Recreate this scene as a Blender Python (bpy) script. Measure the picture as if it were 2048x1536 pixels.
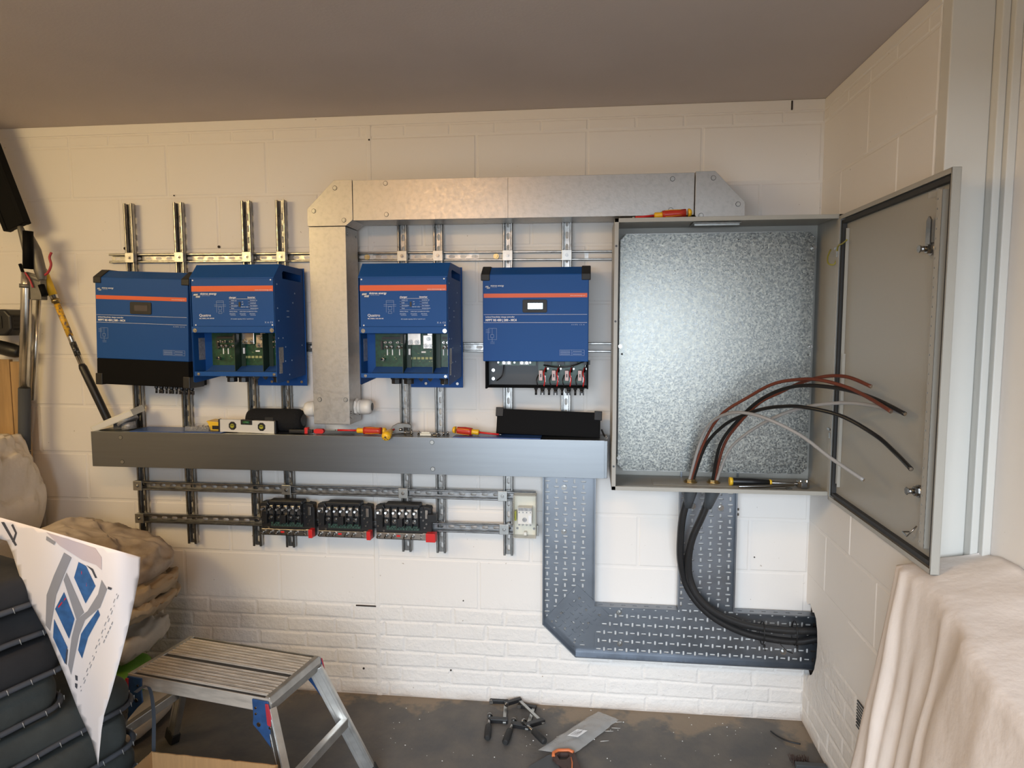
import bpy, math, random
from mathutils import Vector, Matrix, Euler, noise
from mathutils.geometry import delaunay_2d_cdt
random.seed(7)
C = bpy.context.scene.collection
sc = bpy.context.scene
PI = math.pi
for o in list(bpy.data.objects): bpy.data.objects.remove(o)

# ---------------------------------------------------------------- camera
FPX = 1350.0
CAM = Vector((0.0, -2.9, 1.712))
R = Matrix(((0.9936573, 0.1124434, -0.0012546), (0.0087713, -0.0886253, -0.9960264), (-0.1121078, 0.9896980, -0.0890495)))
cd = bpy.data.cameras.new('camera'); cam = bpy.data.objects.new('camera', cd); C.objects.link(cam)
cd.sensor_width = 36.0; cd.lens = FPX / 2048 * 36.0; cd.clip_start = 0.02
rx, dn, fw = R[0], R[1], R[2]
M3 = Matrix((rx, -dn, -fw)).transposed()
cam.matrix_world = Matrix.Translation(CAM) @ M3.to_4x4()
sc.camera = cam
RT = R.transposed()
def at(x, y, Y):
    d = RT @ Vector((x - 1024, y - 768, FPX)); return CAM + d * ((Y - CAM.y) / d.y)
def atz(x, y, Z):
    d = RT @ Vector((x - 1024, y - 768, FPX)); return CAM + d * ((Z - CAM.z) / d.z)

# ---------------------------------------------------------------- light, sky, exposure
w = bpy.data.worlds.new('sky'); sc.world = w; w.use_nodes = True
bg = w.node_tree.nodes['Background']
bg.inputs[0].default_value = (0.80, 0.90, 1.0, 1); bg.inputs[1].default_value = 0.12
def area(name, loc, rot, sx, sy, power, col, spread=180):
    l = bpy.data.lights.new(name, 'AREA'); l.shape = 'RECTANGLE'; l.size = sx; l.size_y = sy; l.energy = power; l.color = col
    l.spread = math.radians(spread)
    o = bpy.data.objects.new(name, l); C.objects.link(o); o.location = loc; o.rotation_euler = rot; return o
area('ceiling_lamp', (-0.95, -2.15, 2.52), (math.radians(18), 0, 0), 0.6, 0.2, 13, (1.0, 0.58, 0.26))
area('second_ceiling_lamp', (-2.85, -2.4, 2.45), (math.radians(62), 0, math.radians(-27)), 1.0, 0.5, 29, (1.0, 0.737, 0.358))
area('open_sky', (-0.9, -8, 3.3), (math.radians(90), 0, 0), 6, 4.4, 1130, (0.769, 0.88, 1.0))
vs = sc.view_settings
vs.view_transform = 'Standard'; vs.look = 'None'; vs.exposure = 0.0; vs.gamma = 1.0; vs.use_curve_mapping = False

# ---------------------------------------------------------------- materials
def mat(name, col, rough=0.5, metal=0.0, bump=0.0, bscale=60, var=0.0, vscale=8, rvar=0.0, spec=0.5, alpha=1.0, trans=0.0, emis=None, col2=None, coat=0.0, stretch=None, vbias=0.5):
    m = bpy.data.materials.new(name); m.use_nodes = True; nt = m.node_tree; b = nt.nodes['Principled BSDF']
    b.inputs['Base Color'].default_value = (*col, 1); b.inputs['Roughness'].default_value = rough; b.inputs['Metallic'].default_value = metal
    b.inputs['Specular IOR Level'].default_value = spec; b.inputs['Alpha'].default_value = alpha; b.inputs['Transmission Weight'].default_value = trans
    b.inputs['Coat Weight'].default_value = coat
    if emis: b.inputs['Emission Color'].default_value = (*emis[0], 1); b.inputs['Emission Strength'].default_value = emis[1]
    tc = nt.nodes.new('ShaderNodeTexCoord'); src = tc.outputs['Object']
    if stretch:
        mp = nt.nodes.new('ShaderNodeMapping'); mp.inputs['Scale'].default_value = stretch; nt.links.new(src, mp.inputs[0]); src = mp.outputs[0]
    def nz(s, d=4):
        n = nt.nodes.new('ShaderNodeTexNoise'); n.inputs['Scale'].default_value = s; n.inputs['Detail'].default_value = d; nt.links.new(src, n.inputs['Vector']); return n
    if var or col2:
        n = nz(vscale); mx = nt.nodes.new('ShaderNodeMix'); mx.data_type = 'RGBA'
        c2 = col2 or tuple(max(0, c * (1 - var)) for c in col)
        mr = nt.nodes.new('ShaderNodeMapRange'); mr.inputs[1].default_value = vbias - .14; mr.inputs[2].default_value = vbias + .14
        nt.links.new(n.outputs[0], mr.inputs[0]); nt.links.new(mr.outputs[0], mx.inputs[0])
        mx.inputs[6].default_value = (*col, 1); mx.inputs[7].default_value = (*c2, 1); nt.links.new(mx.outputs[2], b.inputs['Base Color'])
    if rvar:
        n = nz(vscale * 1.7); mr = nt.nodes.new('ShaderNodeMapRange'); mr.inputs[1].default_value = .3; mr.inputs[2].default_value = .7
        mr.inputs[3].default_value = max(.02, rough - rvar); mr.inputs[4].default_value = rough + rvar
        nt.links.new(n.outputs[0], mr.inputs[0]); nt.links.new(mr.outputs[0], b.inputs['Roughness'])
    if bump:
        n = nz(bscale, 6); bp = nt.nodes.new('ShaderNodeBump'); bp.inputs['Strength'].default_value = bump; bp.inputs['Distance'].default_value = 0.01
        nt.links.new(n.outputs[0], bp.inputs['Height']); nt.links.new(bp.outputs[0], b.inputs['Normal'])
    return m

def wall_mat(name, col, rough_zone=True):
    """painted masonry: smooth blocks above, rougher old bricks near the floor, a little grime"""
    m = mat(name, col, 0.62, bump=0.10, bscale=26); nt = m.node_tree; b = nt.nodes['Principled BSDF']
    tc = nt.nodes.new('ShaderNodeTexCoord'); g = nt.nodes.new('ShaderNodeNewGeometry')
    sx = nt.nodes.new('ShaderNodeSeparateXYZ'); nt.links.new(g.outputs['Position'], sx.inputs[0])
    n = nt.nodes.new('ShaderNodeTexNoise'); n.inputs['Scale'].default_value = 22; n.inputs['Detail'].default_value = 8; n.inputs['Roughness'].default_value = .65
    nt.links.new(g.outputs['Position'], n.inputs['Vector'])
    mr = nt.nodes.new('ShaderNodeMapRange'); mr.inputs[1].default_value = .50; mr.inputs[2].default_value = .40; mr.inputs[3].default_value = .06; mr.inputs[4].default_value = 1.0
    nt.links.new(sx.outputs[2], mr.inputs[0])
    bp = [x for x in nt.nodes if x.type == 'BUMP'][0]; nt.links.new(n.outputs[0], bp.inputs['Height']); nt.links.new(mr.outputs[0], bp.inputs['Strength'])
    # grime spots
    v = nt.nodes.new('ShaderNodeTexNoise'); v.inputs['Scale'].default_value = 55; v.inputs['Detail'].default_value = 3; nt.links.new(g.outputs['Position'], v.inputs['Vector'])
    mr2 = nt.nodes.new('ShaderNodeMapRange'); mr2.inputs[1].default_value = .735; mr2.inputs[2].default_value = .77; nt.links.new(v.outputs[0], mr2.inputs[0])
    # rusty stain just above the floor
    mr3 = nt.nodes.new('ShaderNodeMapRange'); mr3.inputs[1].default_value = .045; mr3.inputs[2].default_value = .0; mr3.inputs[3].default_value = 0; mr3.inputs[4].default_value = .75; nt.links.new(sx.outputs[2], mr3.inputs[0])
    n3 = nt.nodes.new('ShaderNodeTexNoise'); n3.inputs['Scale'].default_value = 9; nt.links.new(g.outputs['Position'], n3.inputs['Vector'])
    ml = nt.nodes.new('ShaderNodeMath'); ml.operation = 'MULTIPLY'; nt.links.new(mr3.outputs[0], ml.inputs[0]); nt.links.new(n3.outputs[0], ml.inputs[1])
    a = nt.nodes.new('ShaderNodeMix'); a.data_type = 'RGBA'; nt.links.new(mr2.outputs[0], a.inputs[0]); a.inputs[6].default_value = (*col, 1); a.inputs[7].default_value = (.42, .36, .30, 1)
    c = nt.nodes.new('ShaderNodeMix'); c.data_type = 'RGBA'; nt.links.new(ml.outputs[0], c.inputs[0]); nt.links.new(a.outputs[2], c.inputs[6]); c.inputs[7].default_value = (.35, .22, .12, 1)
    nt.links.new(c.outputs[2], b.inputs['Base Color'])
    return m

def spangle(name):
    m = bpy.data.materials.new(name); m.use_nodes = True; nt = m.node_tree; b = nt.nodes['Principled BSDF']
    b.inputs['Metallic'].default_value = 1.0
    tc = nt.nodes.new('ShaderNodeTexCoord')
    v = nt.nodes.new('ShaderNodeTexVoronoi'); v.inputs['Scale'].default_value = 190; nt.links.new(tc.outputs['Object'], v.inputs['Vector'])
    n = nt.nodes.new('ShaderNodeTexNoise'); n.inputs['Scale'].default_value = 60; n.inputs['Detail'].default_value = 6; n.inputs['Roughness'].default_value = .7; nt.links.new(tc.outputs['Object'], n.inputs['Vector'])
    ad = nt.nodes.new('ShaderNodeMath'); ad.operation = 'MULTIPLY'; nt.links.new(v.outputs['Color'], ad.inputs[0]); nt.links.new(n.outputs[0], ad.inputs[1])
    cr = nt.nodes.new('ShaderNodeValToRGB'); cr.color_ramp.elements[0].color = (.17, .175, .17, 1); cr.color_ramp.elements[0].position = .10; cr.color_ramp.elements[1].color = (.40, .39, .34, 1); cr.color_ramp.elements[1].position = .52
    nt.links.new(ad.outputs[0], cr.inputs[0]); nt.links.new(cr.outputs[0], b.inputs['Base Color'])
    mr = nt.nodes.new('ShaderNodeMapRange'); mr.inputs[3].default_value = .26; mr.inputs[4].default_value = .42; nt.links.new(v.outputs['Color'], mr.inputs[0]); nt.links.new(mr.outputs[0], b.inputs['Roughness'])
    bp = nt.nodes.new('ShaderNodeBump'); bp.inputs['Strength'].default_value = .16; bp.inputs['Distance'].default_value = .004; nt.links.new(n.outputs[0], bp.inputs['Height']); nt.links.new(bp.outputs[0], b.inputs['Normal'])
    return m

def floor_mat():
    m = bpy.data.materials.new('worn painted concrete'); m.use_nodes = True; nt = m.node_tree; b = nt.nodes['Principled BSDF']
    g = nt.nodes.new('ShaderNodeNewGeometry')
    def nz(s, d, r=.6):
        n = nt.nodes.new('ShaderNodeTexNoise'); n.inputs['Scale'].default_value = s; n.inputs['Detail'].default_value = d; n.inputs['Roughness'].default_value = r; nt.links.new(g.outputs['Position'], n.inputs['Vector']); return n
    a = nz(5, 8); cr = nt.nodes.new('ShaderNodeValToRGB')
    e = cr.color_ramp.elements; e[0].position = .35; e[0].color = (.085, .083, .082, 1); e[1].position = .72; e[1].color = (.155, .135, .112, 1)
    nt.links.new(a.outputs[0], cr.inputs[0])
    # dusty brown strip along the back wall
    sx = nt.nodes.new('ShaderNodeSeparateXYZ'); nt.links.new(g.outputs['Position'], sx.inputs[0])
    n2 = nz(3.2, 6); ad = nt.nodes.new('ShaderNodeMath'); ad.operation = 'MULTIPLY_ADD'; nt.links.new(n2.outputs[0], ad.inputs[0]); ad.inputs[1].default_value = .9; nt.links.new(sx.outputs[1], ad.inputs[2])
    mr = nt.nodes.new('ShaderNodeMapRange'); mr.inputs[1].default_value = .37; mr.inputs[2].default_value = .43; mr.inputs[4].default_value = .85; nt.links.new(ad.outputs[0], mr.inputs[0])
    mx = nt.nodes.new('ShaderNodeMix'); mx.data_type = 'RGBA'; nt.links.new(mr.outputs[0], mx.inputs[0]); nt.links.new(cr.outputs[0], mx.inputs[6]); mx.inputs[7].default_value = (.25, .19, .13, 1)
    n3 = nz(75, 2); m3 = nt.nodes.new('ShaderNodeMapRange'); m3.inputs[1].default_value = .80; m3.inputs[2].default_value = .82; nt.links.new(n3.outputs[0], m3.inputs[0])
    mx2 = nt.nodes.new('ShaderNodeMix'); mx2.data_type = 'RGBA'; nt.links.new(m3.outputs[0], mx2.inputs[0]); nt.links.new(mx.outputs[2], mx2.inputs[6]); mx2.inputs[7].default_value = (.6, .57, .52, 1)
    nt.links.new(mx2.outputs[2], b.inputs['Base Color']); b.inputs['Roughness'].default_value = .62
    bp = nt.nodes.new('ShaderNodeBump'); bp.inputs['Strength'].default_value = .25; bp.inputs['Distance'].default_value = .01; n4 = nz(40, 8); nt.links.new(n4.outputs[0], bp.inputs['Height']); nt.links.new(bp.outputs[0], b.inputs['Normal'])
    return m

W_PAINT = wall_mat('white masonry paint', (.81, .775, .735))
W_REVEAL = mat('white joinery paint', (.66, .64, .59), .5, bump=.06, bscale=30)
M_CEIL = mat('ceiling paint', (.60, .525, .48), .85, bump=.06, bscale=120, var=.06, vscale=2)
M_FLOOR = floor_mat()
M_DRIVE = mat('pale concrete outside', (.66, .65, .62), .9, var=.12)
M_GALV = mat('galvanised steel channel', (.46, .45, .43), .36, 1.0, var=.28, vscale=30, rvar=.1)
M_GDARK = mat('dull galvanised steel channel', (.42, .42, .42), .40, 1.0, var=.28, vscale=30, rvar=.1)
M_PLATE = mat('zinc plate', (.48, .48, .46), .38, 1.0, var=.12, vscale=50)
M_DUCT = mat('galvanised trunking sheet', (.47, .455, .435), .42, 1.0, bump=.03, bscale=140, var=.12, vscale=55, rvar=.05, vbias=.6)
M_SHELF = mat('smooth steel trunking sheet', (.29, .305, .32), .35, 1.0, bump=.015, bscale=200, var=.05, vscale=10, stretch=(.3, 6, 6))
M_SPAN = spangle('spangled galvanised plate')
M_TRAY = mat('cable tray steel', (.27, .29, .32), .38, 1.0, var=.14, vscale=7, rvar=.04)
M_ENCL = mat('grey enclosure paint', (.37, .355, .315), .38, bump=.05, bscale=300)
M_GASK = mat('dark rubber gasket', (.03, .03, .03), .6)
M_CHROME = mat('bright zinc', (.38, .37, .355), .27, 1.0)
M_BRASS = mat('brass', (.46, .35, .17), .35, 1.0)
M_BLUE = mat('blue powder coat', (.009, .074, .275), .50, bump=.03, bscale=400, spec=.22)
M_DBLUE = mat('blue sheet steel', (.03, .09, .30), .35)
M_ORANGE = mat('orange red stripe', (.72, .115, .035), .5)
M_WHITE = mat('white print', (.80, .82, .84), .6)
M_PALE = mat('pale blue print', (.35, .45, .62), .6)
M_BLACK = mat('black plastic', (.012, .012, .013), .42)
M_BLACKM = mat('black matt metal', (.003, .003, .0035), .65, spec=.12)
M_CORN = mat('charcoal corner cap', (.018, .018, .019), .5, spec=.35)
M_LCD = mat('dark display', (.07, .06, .06), .12)
M_LCD2 = mat('glossy display window', (.22, .28, .30), .08, 0.6)
M_PCB = mat('green circuit board', (.012, .075, .035), .35, var=.5, vscale=70)
M_PCBD = mat('dark green panel', (.01, .03, .018), .5)
M_COPPER = mat('tinned bar', (.72, .66, .60), .28, 1.0, var=.2, vscale=30)
M_LABEL = mat('silver rating label', (.42, .42, .42), .4, .3, var=.35, vscale=120)
M_RED = mat('red plastic', (.62, .02, .02), .4)
M_TOOLR = mat('red tool grip', (.50, .035, .018), .35)
M_TOOLY = mat('yellow tool grip', (.85, .48, .02), .35)
M_YEL = mat('yellow plastic', (.80, .50, .03), .4)
M_CLEAR = mat('clear plastic', (.6, .6, .58), .15, alpha=.16)
M_CREAM = mat('cream plastic', (.70, .68, .58), .4)
M_WPLAS = mat('white nylon', (.72, .71, .67), .4)
M_LEVEL = mat('pale aluminium', (.75, .74, .70), .35, .3)
M_LVIAL = mat('yellow green vial', (.34, .34, .04), .15)
M_GVIAL = mat('green vial', (.04, .14, .05), .15)
M_MESHF = mat('black woven fabric', (.004, .004, .005), .9, bump=.5, bscale=500)
M_CABLE = mat('black cable sheath', (.020, .020, .021), .36, bump=.1, bscale=80)
M_WBRN = mat('brown insulation', (.13, .035, .02), .35)
M_WBLK = mat('black insulation', (.012, .012, .012), .3)
M_WGRY = mat('grey insulation', (.30, .29, .28), .42)
M_ALU = mat('worn aluminium', (.62, .61, .58), .40, .9, var=.22, vscale=14, rvar=.1)
M_ALUD = mat('dusty aluminium deck', (.62, .56, .48), .55, .35, var=.25, vscale=12, stretch=(1, 5, 5))
M_SBLUE = mat('blue plastic bracket', (.03, .09, .24), .45, var=.3, vscale=30)
M_DRED = mat('faded red plastic', (.42, .035, .05), .45)
M_RUB = mat('black rubber', (.015, .015, .015), .7)
M_CARD = mat('brown cardboard', (.42, .24, .10), .8, bump=.1, bscale=60, var=.12, stretch=(12, 1, 1))
M_WOOD = mat('rough pine', (.50, .32, .15), .7, var=.25, vscale=5, stretch=(8, 8, .7), bump=.1)
M_KNOT = mat('pine knot', (.28, .13, .05), .7)
M_BAG = mat('cloudy white polythene', (.78, .71, .62), .30, bump=.75, bscale=11, var=.15, vscale=5)
M_SACK = mat('dusty plaster sack', (.56, .47, .38), .6, bump=.55, bscale=12, col2=(.20, .14, .09), vscale=5, vbias=.55)
M_PAPERB = mat('brown paper sack', (.45, .34, .22), .75, bump=.35, bscale=12, var=.25, vscale=6)
M_PAPERW = mat('pale paper sack', (.50, .46, .40), .75, bump=.25, bscale=12, var=.15, vscale=6)
M_GRN = mat('green printed bag', (.13, .30, .03), .6)
M_SHEET = mat('white paper', (.74, .68, .66), .7)
M_PGREY = mat('grey print', (.27, .26, .27), .7)
M_PBLUE = mat('blue print', (.035, .12, .30), .7, var=.3, vscale=40)
M_PDARK = mat('dark print', (.06, .06, .07), .7)
M_PAD = mat('grey green cushion cloth', (.050, .058, .056), .9, bump=.4, bscale=22, var=.2, vscale=9)
M_PADD = mat('near black cushion cloth', (.020, .021, .024), .9, bump=.3, bscale=22)
M_PIPE = mat('grey blue piping tape', (.062, .070, .085), .8)
M_STI = mat('pale stitching', (.42, .42, .40), .8)
M_CLOTH = mat('cotton dust sheet', (.78, .70, .64), .85, bump=.6, bscale=11, var=.05, vscale=3)
M_PBAG = mat('thin clear polythene', (.55, .55, .54), .22, alpha=.42, bump=.6, bscale=24)
M_SAWB = mat('dark brown grip', (.06, .035, .03), .6)
M_SAWO = mat('orange grip', (.60, .16, .05), .5)
M_GREYP = mat('dark grey plastic', (.06, .065, .07), .5)
M_POLE = mat('bright drawn pole', (.74, .72, .66), .25, 1.0, var=.15, vscale=30)
M_CAST = mat('cast aluminium head', (.22, .21, .19), .5, .6, var=.2, vscale=20)
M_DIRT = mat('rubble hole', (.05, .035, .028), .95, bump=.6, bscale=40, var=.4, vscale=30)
M_WARN = mat('yellow warning sticker', (.80, .46, .03), .4, col2=(.03, .04, .12), vscale=85, vbias=.56)
M_STK = mat('black printed sticker', (.015, .015, .015), .35, col2=(.45, .45, .42), vscale=120, vbias=.66)

# ---------------------------------------------------------------- mesh builder
class MB:
    def __init__(s): s.v = []; s.f = []; s.mi = []; s.sm = []; s.m = 0; s.smooth = False
    def add(s, vs_, fs, M=None):
        k = len(s.v)
        for p in vs_:
            p = Vector(p); s.v.append(M @ p if M else p)
        for f in fs: s.f.append([i + k for i in f]); s.mi.append(s.m); s.sm.append(s.smooth)
        return s
    def box(s, a, b, M=None):
        x0, y0, z0 = a; x1, y1, z1 = b
        if x0 > x1: x0, x1 = x1, x0
        if y0 > y1: y0, y1 = y1, y0
        if z0 > z1: z0, z1 = z1, z0
        return s.add([(x0, y0, z0), (x1, y0, z0), (x1, y1, z0), (x0, y1, z0), (x0, y0, z1), (x1, y0, z1), (x1, y1, z1), (x0, y1, z1)],
                     [(0, 3, 2, 1), (4, 5, 6, 7), (0, 1, 5, 4), (1, 2, 6, 5), (2, 3, 7, 6), (3, 0, 4, 7)], M)
    def prism(s, poly, a, b, axis='y', M=None):
        """poly in the two other axes (xz for y, yz for x, xy for z), extruded a..b"""
        n = len(poly)
        def P(u, v, h): return {'y': (u, h, v), 'x': (h, u, v), 'z': (u, v, h)}[axis]
        vs_ = [P(u, v, a) for u, v in poly] + [P(u, v, b) for u, v in poly]
        fs = [tuple(range(n)), tuple(range(2 * n - 1, n - 1, -1))] + [(i, i + n, (i + 1) % n + n, (i + 1) % n) for i in range(n)]
        return s.add(vs_, fs, M)
    def tube(s, pts, r, n=10, cap=True, smooth=True):
        pts = [Vector(p) for p in pts]; rs = r if isinstance(r, (list, tuple)) else [r] * len(pts)
        k = len(s.v); up = None; N = len(pts)
        for i, p in enumerate(pts):
            t = (pts[min(i + 1, N - 1)] - pts[max(i - 1, 0)])
            t = t.normalized() if t.length > 1e-9 else Vector((0, 0, 1))
            if up is None: up = t.orthogonal().normalized()
            up = (up - t * up.dot(t)); up = up.normalized() if up.length > 1e-6 else t.orthogonal().normalized()
            sd = t.cross(up)
            for j in range(n):
                a = 2 * PI * j / n; s.v.append(p + (up * math.cos(a) + sd * math.sin(a)) * rs[i])
        for i in range(N - 1):
            for j in range(n):
                s.f.append([k + i * n + j, k + i * n + (j + 1) % n, k + (i + 1) * n + (j + 1) % n, k + (i + 1) * n + j]); s.mi.append(s.m); s.sm.append(smooth)
        if cap:
            s.f.append([k + j for j in range(n - 1, -1, -1)]); s.mi.append(s.m); s.sm.append(False)
            s.f.append([k + (N - 1) * n + j for j in range(n)]); s.mi.append(s.m); s.sm.append(False)
        return s
    def cyl(s, p0, p1, r, n=14, smooth=True): return s.tube([p0, p1], r, n, True, smooth)
    def build(s, name, mats, parent=None, bevel=0.0, seg=2, loc=None, rot=None, sub=0):
        me = bpy.data.meshes.new(name); me.from_pydata([tuple(p) for p in s.v], [], s.f)
        for m in (mats if isinstance(mats, (list, tuple)) else [mats]): me.materials.append(m)
        me.polygons.foreach_set('material_index', s.mi); me.polygons.foreach_set('use_smooth', s.sm); me.update()
        o = bpy.data.objects.new(name, me); C.objects.link(o)
        if parent: o.parent = parent
        if loc is not None: o.location = loc
        if rot is not None: o.rotation_euler = rot
        if bevel:
            b = o.modifiers.new('bevel', 'BEVEL'); b.width = bevel; b.segments = seg; b.limit_method = 'ANGLE'; b.angle_limit = math.radians(40)
        if sub:
            b = o.modifiers.new('sub', 'SUBSURF'); b.levels = sub; b.render_levels = sub
        return o
def tag(o, label, cat, group=None, kind=None):
    o['label'] = label; o['category'] = cat
    if group: o['group'] = group
    if kind: o['kind'] = kind
    return o
def thing(name, label, cat, loc=(0, 0, 0), rot=(0, 0, 0), group=None):
    o = bpy.data.objects.new(name, None); C.objects.link(o); o.location = loc; o.rotation_euler = rot; o.empty_display_size = .05
    return tag(o, label, cat, group)
def struct(o): o['kind'] = 'structure'; return o
def box(name, a, b, m, parent=None, bevel=0.0, rot=None, loc=None): return MB().box(a, b).build(name, m, parent, bevel, loc=loc, rot=rot)
def dup(root, label, loc=None, rot=None):
    def cp(o, par):
        c = o.copy(); C.objects.link(c); c.parent = par
        for ch in [x for x in C.objects if x.parent == o]: cp(ch, c)
        return c
    r = cp(root, None); r['label'] = label
    if loc is not None: r.location = loc
    if rot is not None: r.rotation_euler = rot
    return r
def FR_XZ(y, s=-1):  # sheet facing -Y : u=x v=z, thickness goes to +y
    return lambda u, v, h: (u, y + h, v)
def sheet(mb, outline, holes, thick, fr):
    vs_ = []; ed = []; loops = [outline] + holes
    for lp in loops:
        k = len(vs_); n = len(lp); vs_ += [Vector(p) for p in lp]; ed += [(k + i, k + (i + 1) % n) for i in range(n)]
    ov, oe, of, _, _, _ = delaunay_2d_cdt(vs_, ed, [], 1, 1e-7)
    bb = [(min(p[0] for p in h), max(p[0] for p in h), min(p[1] for p in h), max(p[1] for p in h), h) for h in holes]; keep = []
    for f in of:
        cx = sum(ov[i][0] for i in f) / len(f); cy = sum(ov[i][1] for i in f) / len(f)
        if not any(a < cx < b and c < cy < d and inside((cx, cy), h) for a, b, c, d, h in bb): keep.append(f)
    of = keep
    mb.add([fr(p[0], p[1], 0) for p in ov], [tuple(f) for f in of])
    if thick:
        mb.add([fr(p[0], p[1], thick) for p in ov], [tuple(reversed(f)) for f in of])
        for lp in loops:
            n = len(lp); mb.add([fr(p[0], p[1], 0) for p in lp] + [fr(p[0], p[1], thick) for p in lp], [(i, (i + 1) % n, (i + 1) % n + n, i + n) for i in range(n)])
    return mb
def rect(u, v, w_, h_, ch=0.0, rot=0.0):
    a, b = w_ / 2, h_ / 2
    if ch: p = [(-a + ch, -b), (a - ch, -b), (a, -b + ch), (a, b - ch), (a - ch, b), (-a + ch, b), (-a, b - ch), (-a, -b + ch)]
    else: p = [(-a, -b), (a, -b), (a, b), (-a, b)]
    c, s_ = math.cos(rot), math.sin(rot)
    return [(u + x * c - y * s_, v + x * s_ + y * c) for x, y in p]
def inside(p, poly, d=0.0):
    c = False; n = len(poly); x, y = p
    for i in range(n):
        x0, y0 = poly[i]; x1, y1 = poly[(i + 1) % n]
        if (y0 > y) != (y1 > y) and x < (x1 - x0) * (y - y0) / (y1 - y0) + x0: c = not c
        if d:
            L = math.hypot(x1 - x0, y1 - y0); t = max(0, min(1, ((x - x0) * (x1 - x0) + (y - y0) * (y1 - y0)) / L / L))
            if math.hypot(x - x0 - t * (x1 - x0), y - y0 - t * (y1 - y0)) < d: return False
    return c
_tc = {}
def text(mb, s_, size, x, z, y=0.0, align='LEFT', bold=0.0, sx=1.0):
    """lettering lying in the XZ plane and facing -Y"""
    cu = bpy.data.curves.new('t', 'FONT'); cu.body = s_; cu.size = size; cu.align_x = align; cu.extrude = 0.0002; cu.offset = bold; cu.resolution_u = 2
    o = bpy.data.objects.new('t', cu); C.objects.link(o); bpy.context.view_layer.update()
    me = bpy.data.meshes.new_from_object(o)
    mb.add([(x + p.co.x * sx, y - p.co.z, z + p.co.y) for p in me.vertices], [tuple(p.vertices) for p in me.polygons])
    bpy.data.objects.remove(o); bpy.data.curves.remove(cu); bpy.data.meshes.remove(me)
def smooth_path(pts, n=6):
    pts = [Vector(p) for p in pts]; out = []
    for i in range(len(pts) - 1):
        p0 = pts[max(i - 1, 0)]; p1 = pts[i]; p2 = pts[i + 1]; p3 = pts[min(i + 2, len(pts) - 1)]
        for k in range(n):
            t = k / n; t2, t3 = t * t, t * t * t
            out.append(.5 * ((2 * p1) + (-p0 + p2) * t + (2 * p0 - 5 * p1 + 4 * p2 - p3) * t2 + (-p0 + 3 * p1 - 3 * p2 + p3) * t3))
    out.append(pts[-1]); return out
def screw(mb, x, y, z, r=.008, d='y'):
    if d == 'y': mb.cyl((x, y, z), (x, y - .002, z), r * 1.15, 14); mb.cyl((x, y - .002, z), (x, y - .005, z), r * .62, 12)
    else: mb.cyl((x, y, z), (x - .004, y, z), r, 12)

# ---------------------------------------------------------------- room shell
ROWS = [(.43, .657), (.657, .885), (.885, 1.107), (1.107, 1.331), (1.331, 1.565), (1.565, 1.80), (1.80, 2.042), (2.042, 2.28), (2.28, 2.51)]
def block(mb, fr, u0, u1, v0, v1, g=.004, ch=.005, h=.0022, jit=0.0):
    j = lambda: random.uniform(-jit, jit)
    a = [(u0 + g + j(), v0 + g + j()), (u1 - g + j(), v0 + g + j()), (u1 - g + j(), v1 - g + j()), (u0 + g + j(), v1 - g + j())]
    cu, cv = (u0 + u1) / 2, (v0 + v1) / 2
    b = [(u + (ch if u < cu else -ch), v + (ch if v < cv else -ch)) for u, v in a]
    h2 = h + random.uniform(-.0006, .0006)
    vs_ = [fr(u, v, 0) for u, v in a] + [fr(u, v, -h2) for u, v in b]
    mb.add(vs_, [(4, 5, 6, 7)] + [(i, (i + 1) % 4, (i + 1) % 4 + 4, i + 4) for i in range(4)])
def masonry(mb, fr, U0, U1, off, brick_step=.2335, block_step=.467, holes=lambda *a: False):
    for r, (v0, v1) in enumerate(ROWS):
        s0 = off + (block_step / 2 if r % 2 else 0.0); k = math.floor((U0 - s0) / block_step)
        while s0 + k * block_step < U1:
            a, b = max(U0, s0 + k * block_step), min(U1, s0 + (k + 1) * block_step); k += 1
            if b - a > .03 and not holes(a, b, v0, v1): block(mb, fr, a, b, v0, v1)
    for r in range(6):
        v0 = .43 * r / 6; v1 = v0 + .43 / 6; s0 = off + (.117 if r % 2 else .03) + random.uniform(-.02, .02); k = math.floor((U0 - s0) / brick_step)
        while s0 + k * brick_step < U1:
            a, b = max(U0, s0 + k * brick_step), min(U1, s0 + (k + 1) * brick_step); k += 1
            if b - a > .03 and not holes(a, b, v0, v1): block(mb, fr, a + random.uniform(0, .006), b, v0, v1, g=.0015, ch=.009, h=.0036, jit=.004)
    s0 = off + .08; k = math.floor((U0 - s0) / .195)
    while s0 + k * .195 < U1:
        a, b = max(U0, s0 + k * .195), min(U1, s0 + (k + 1) * .195); k += 1
        if b - a > .03: block(mb, fr, a, b, 2.51, 2.558, g=.003, ch=.004, h=.002, jit=.001)
    block(mb, fr, U0, U1, 2.56, 2.603, g=.0, ch=.002, h=.003)

RW = .93   # right wall plane
mb = MB(); fr = lambda u, v, h: (u, h, v)
mb.box((-3.3, 0, 0), (RW + .3, .12, 2.6))
masonry(mb, fr, -3.3, RW, -.479)
# raised vertical mortar band where two builds of wall meet
mb.prism([(-.962, .0), (-.957, -.0042), (-.940, -.0042), (-.934, .0)], 0, 2.56, 'z')
wb = struct(mb.build('wall_back', W_PAINT))
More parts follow.
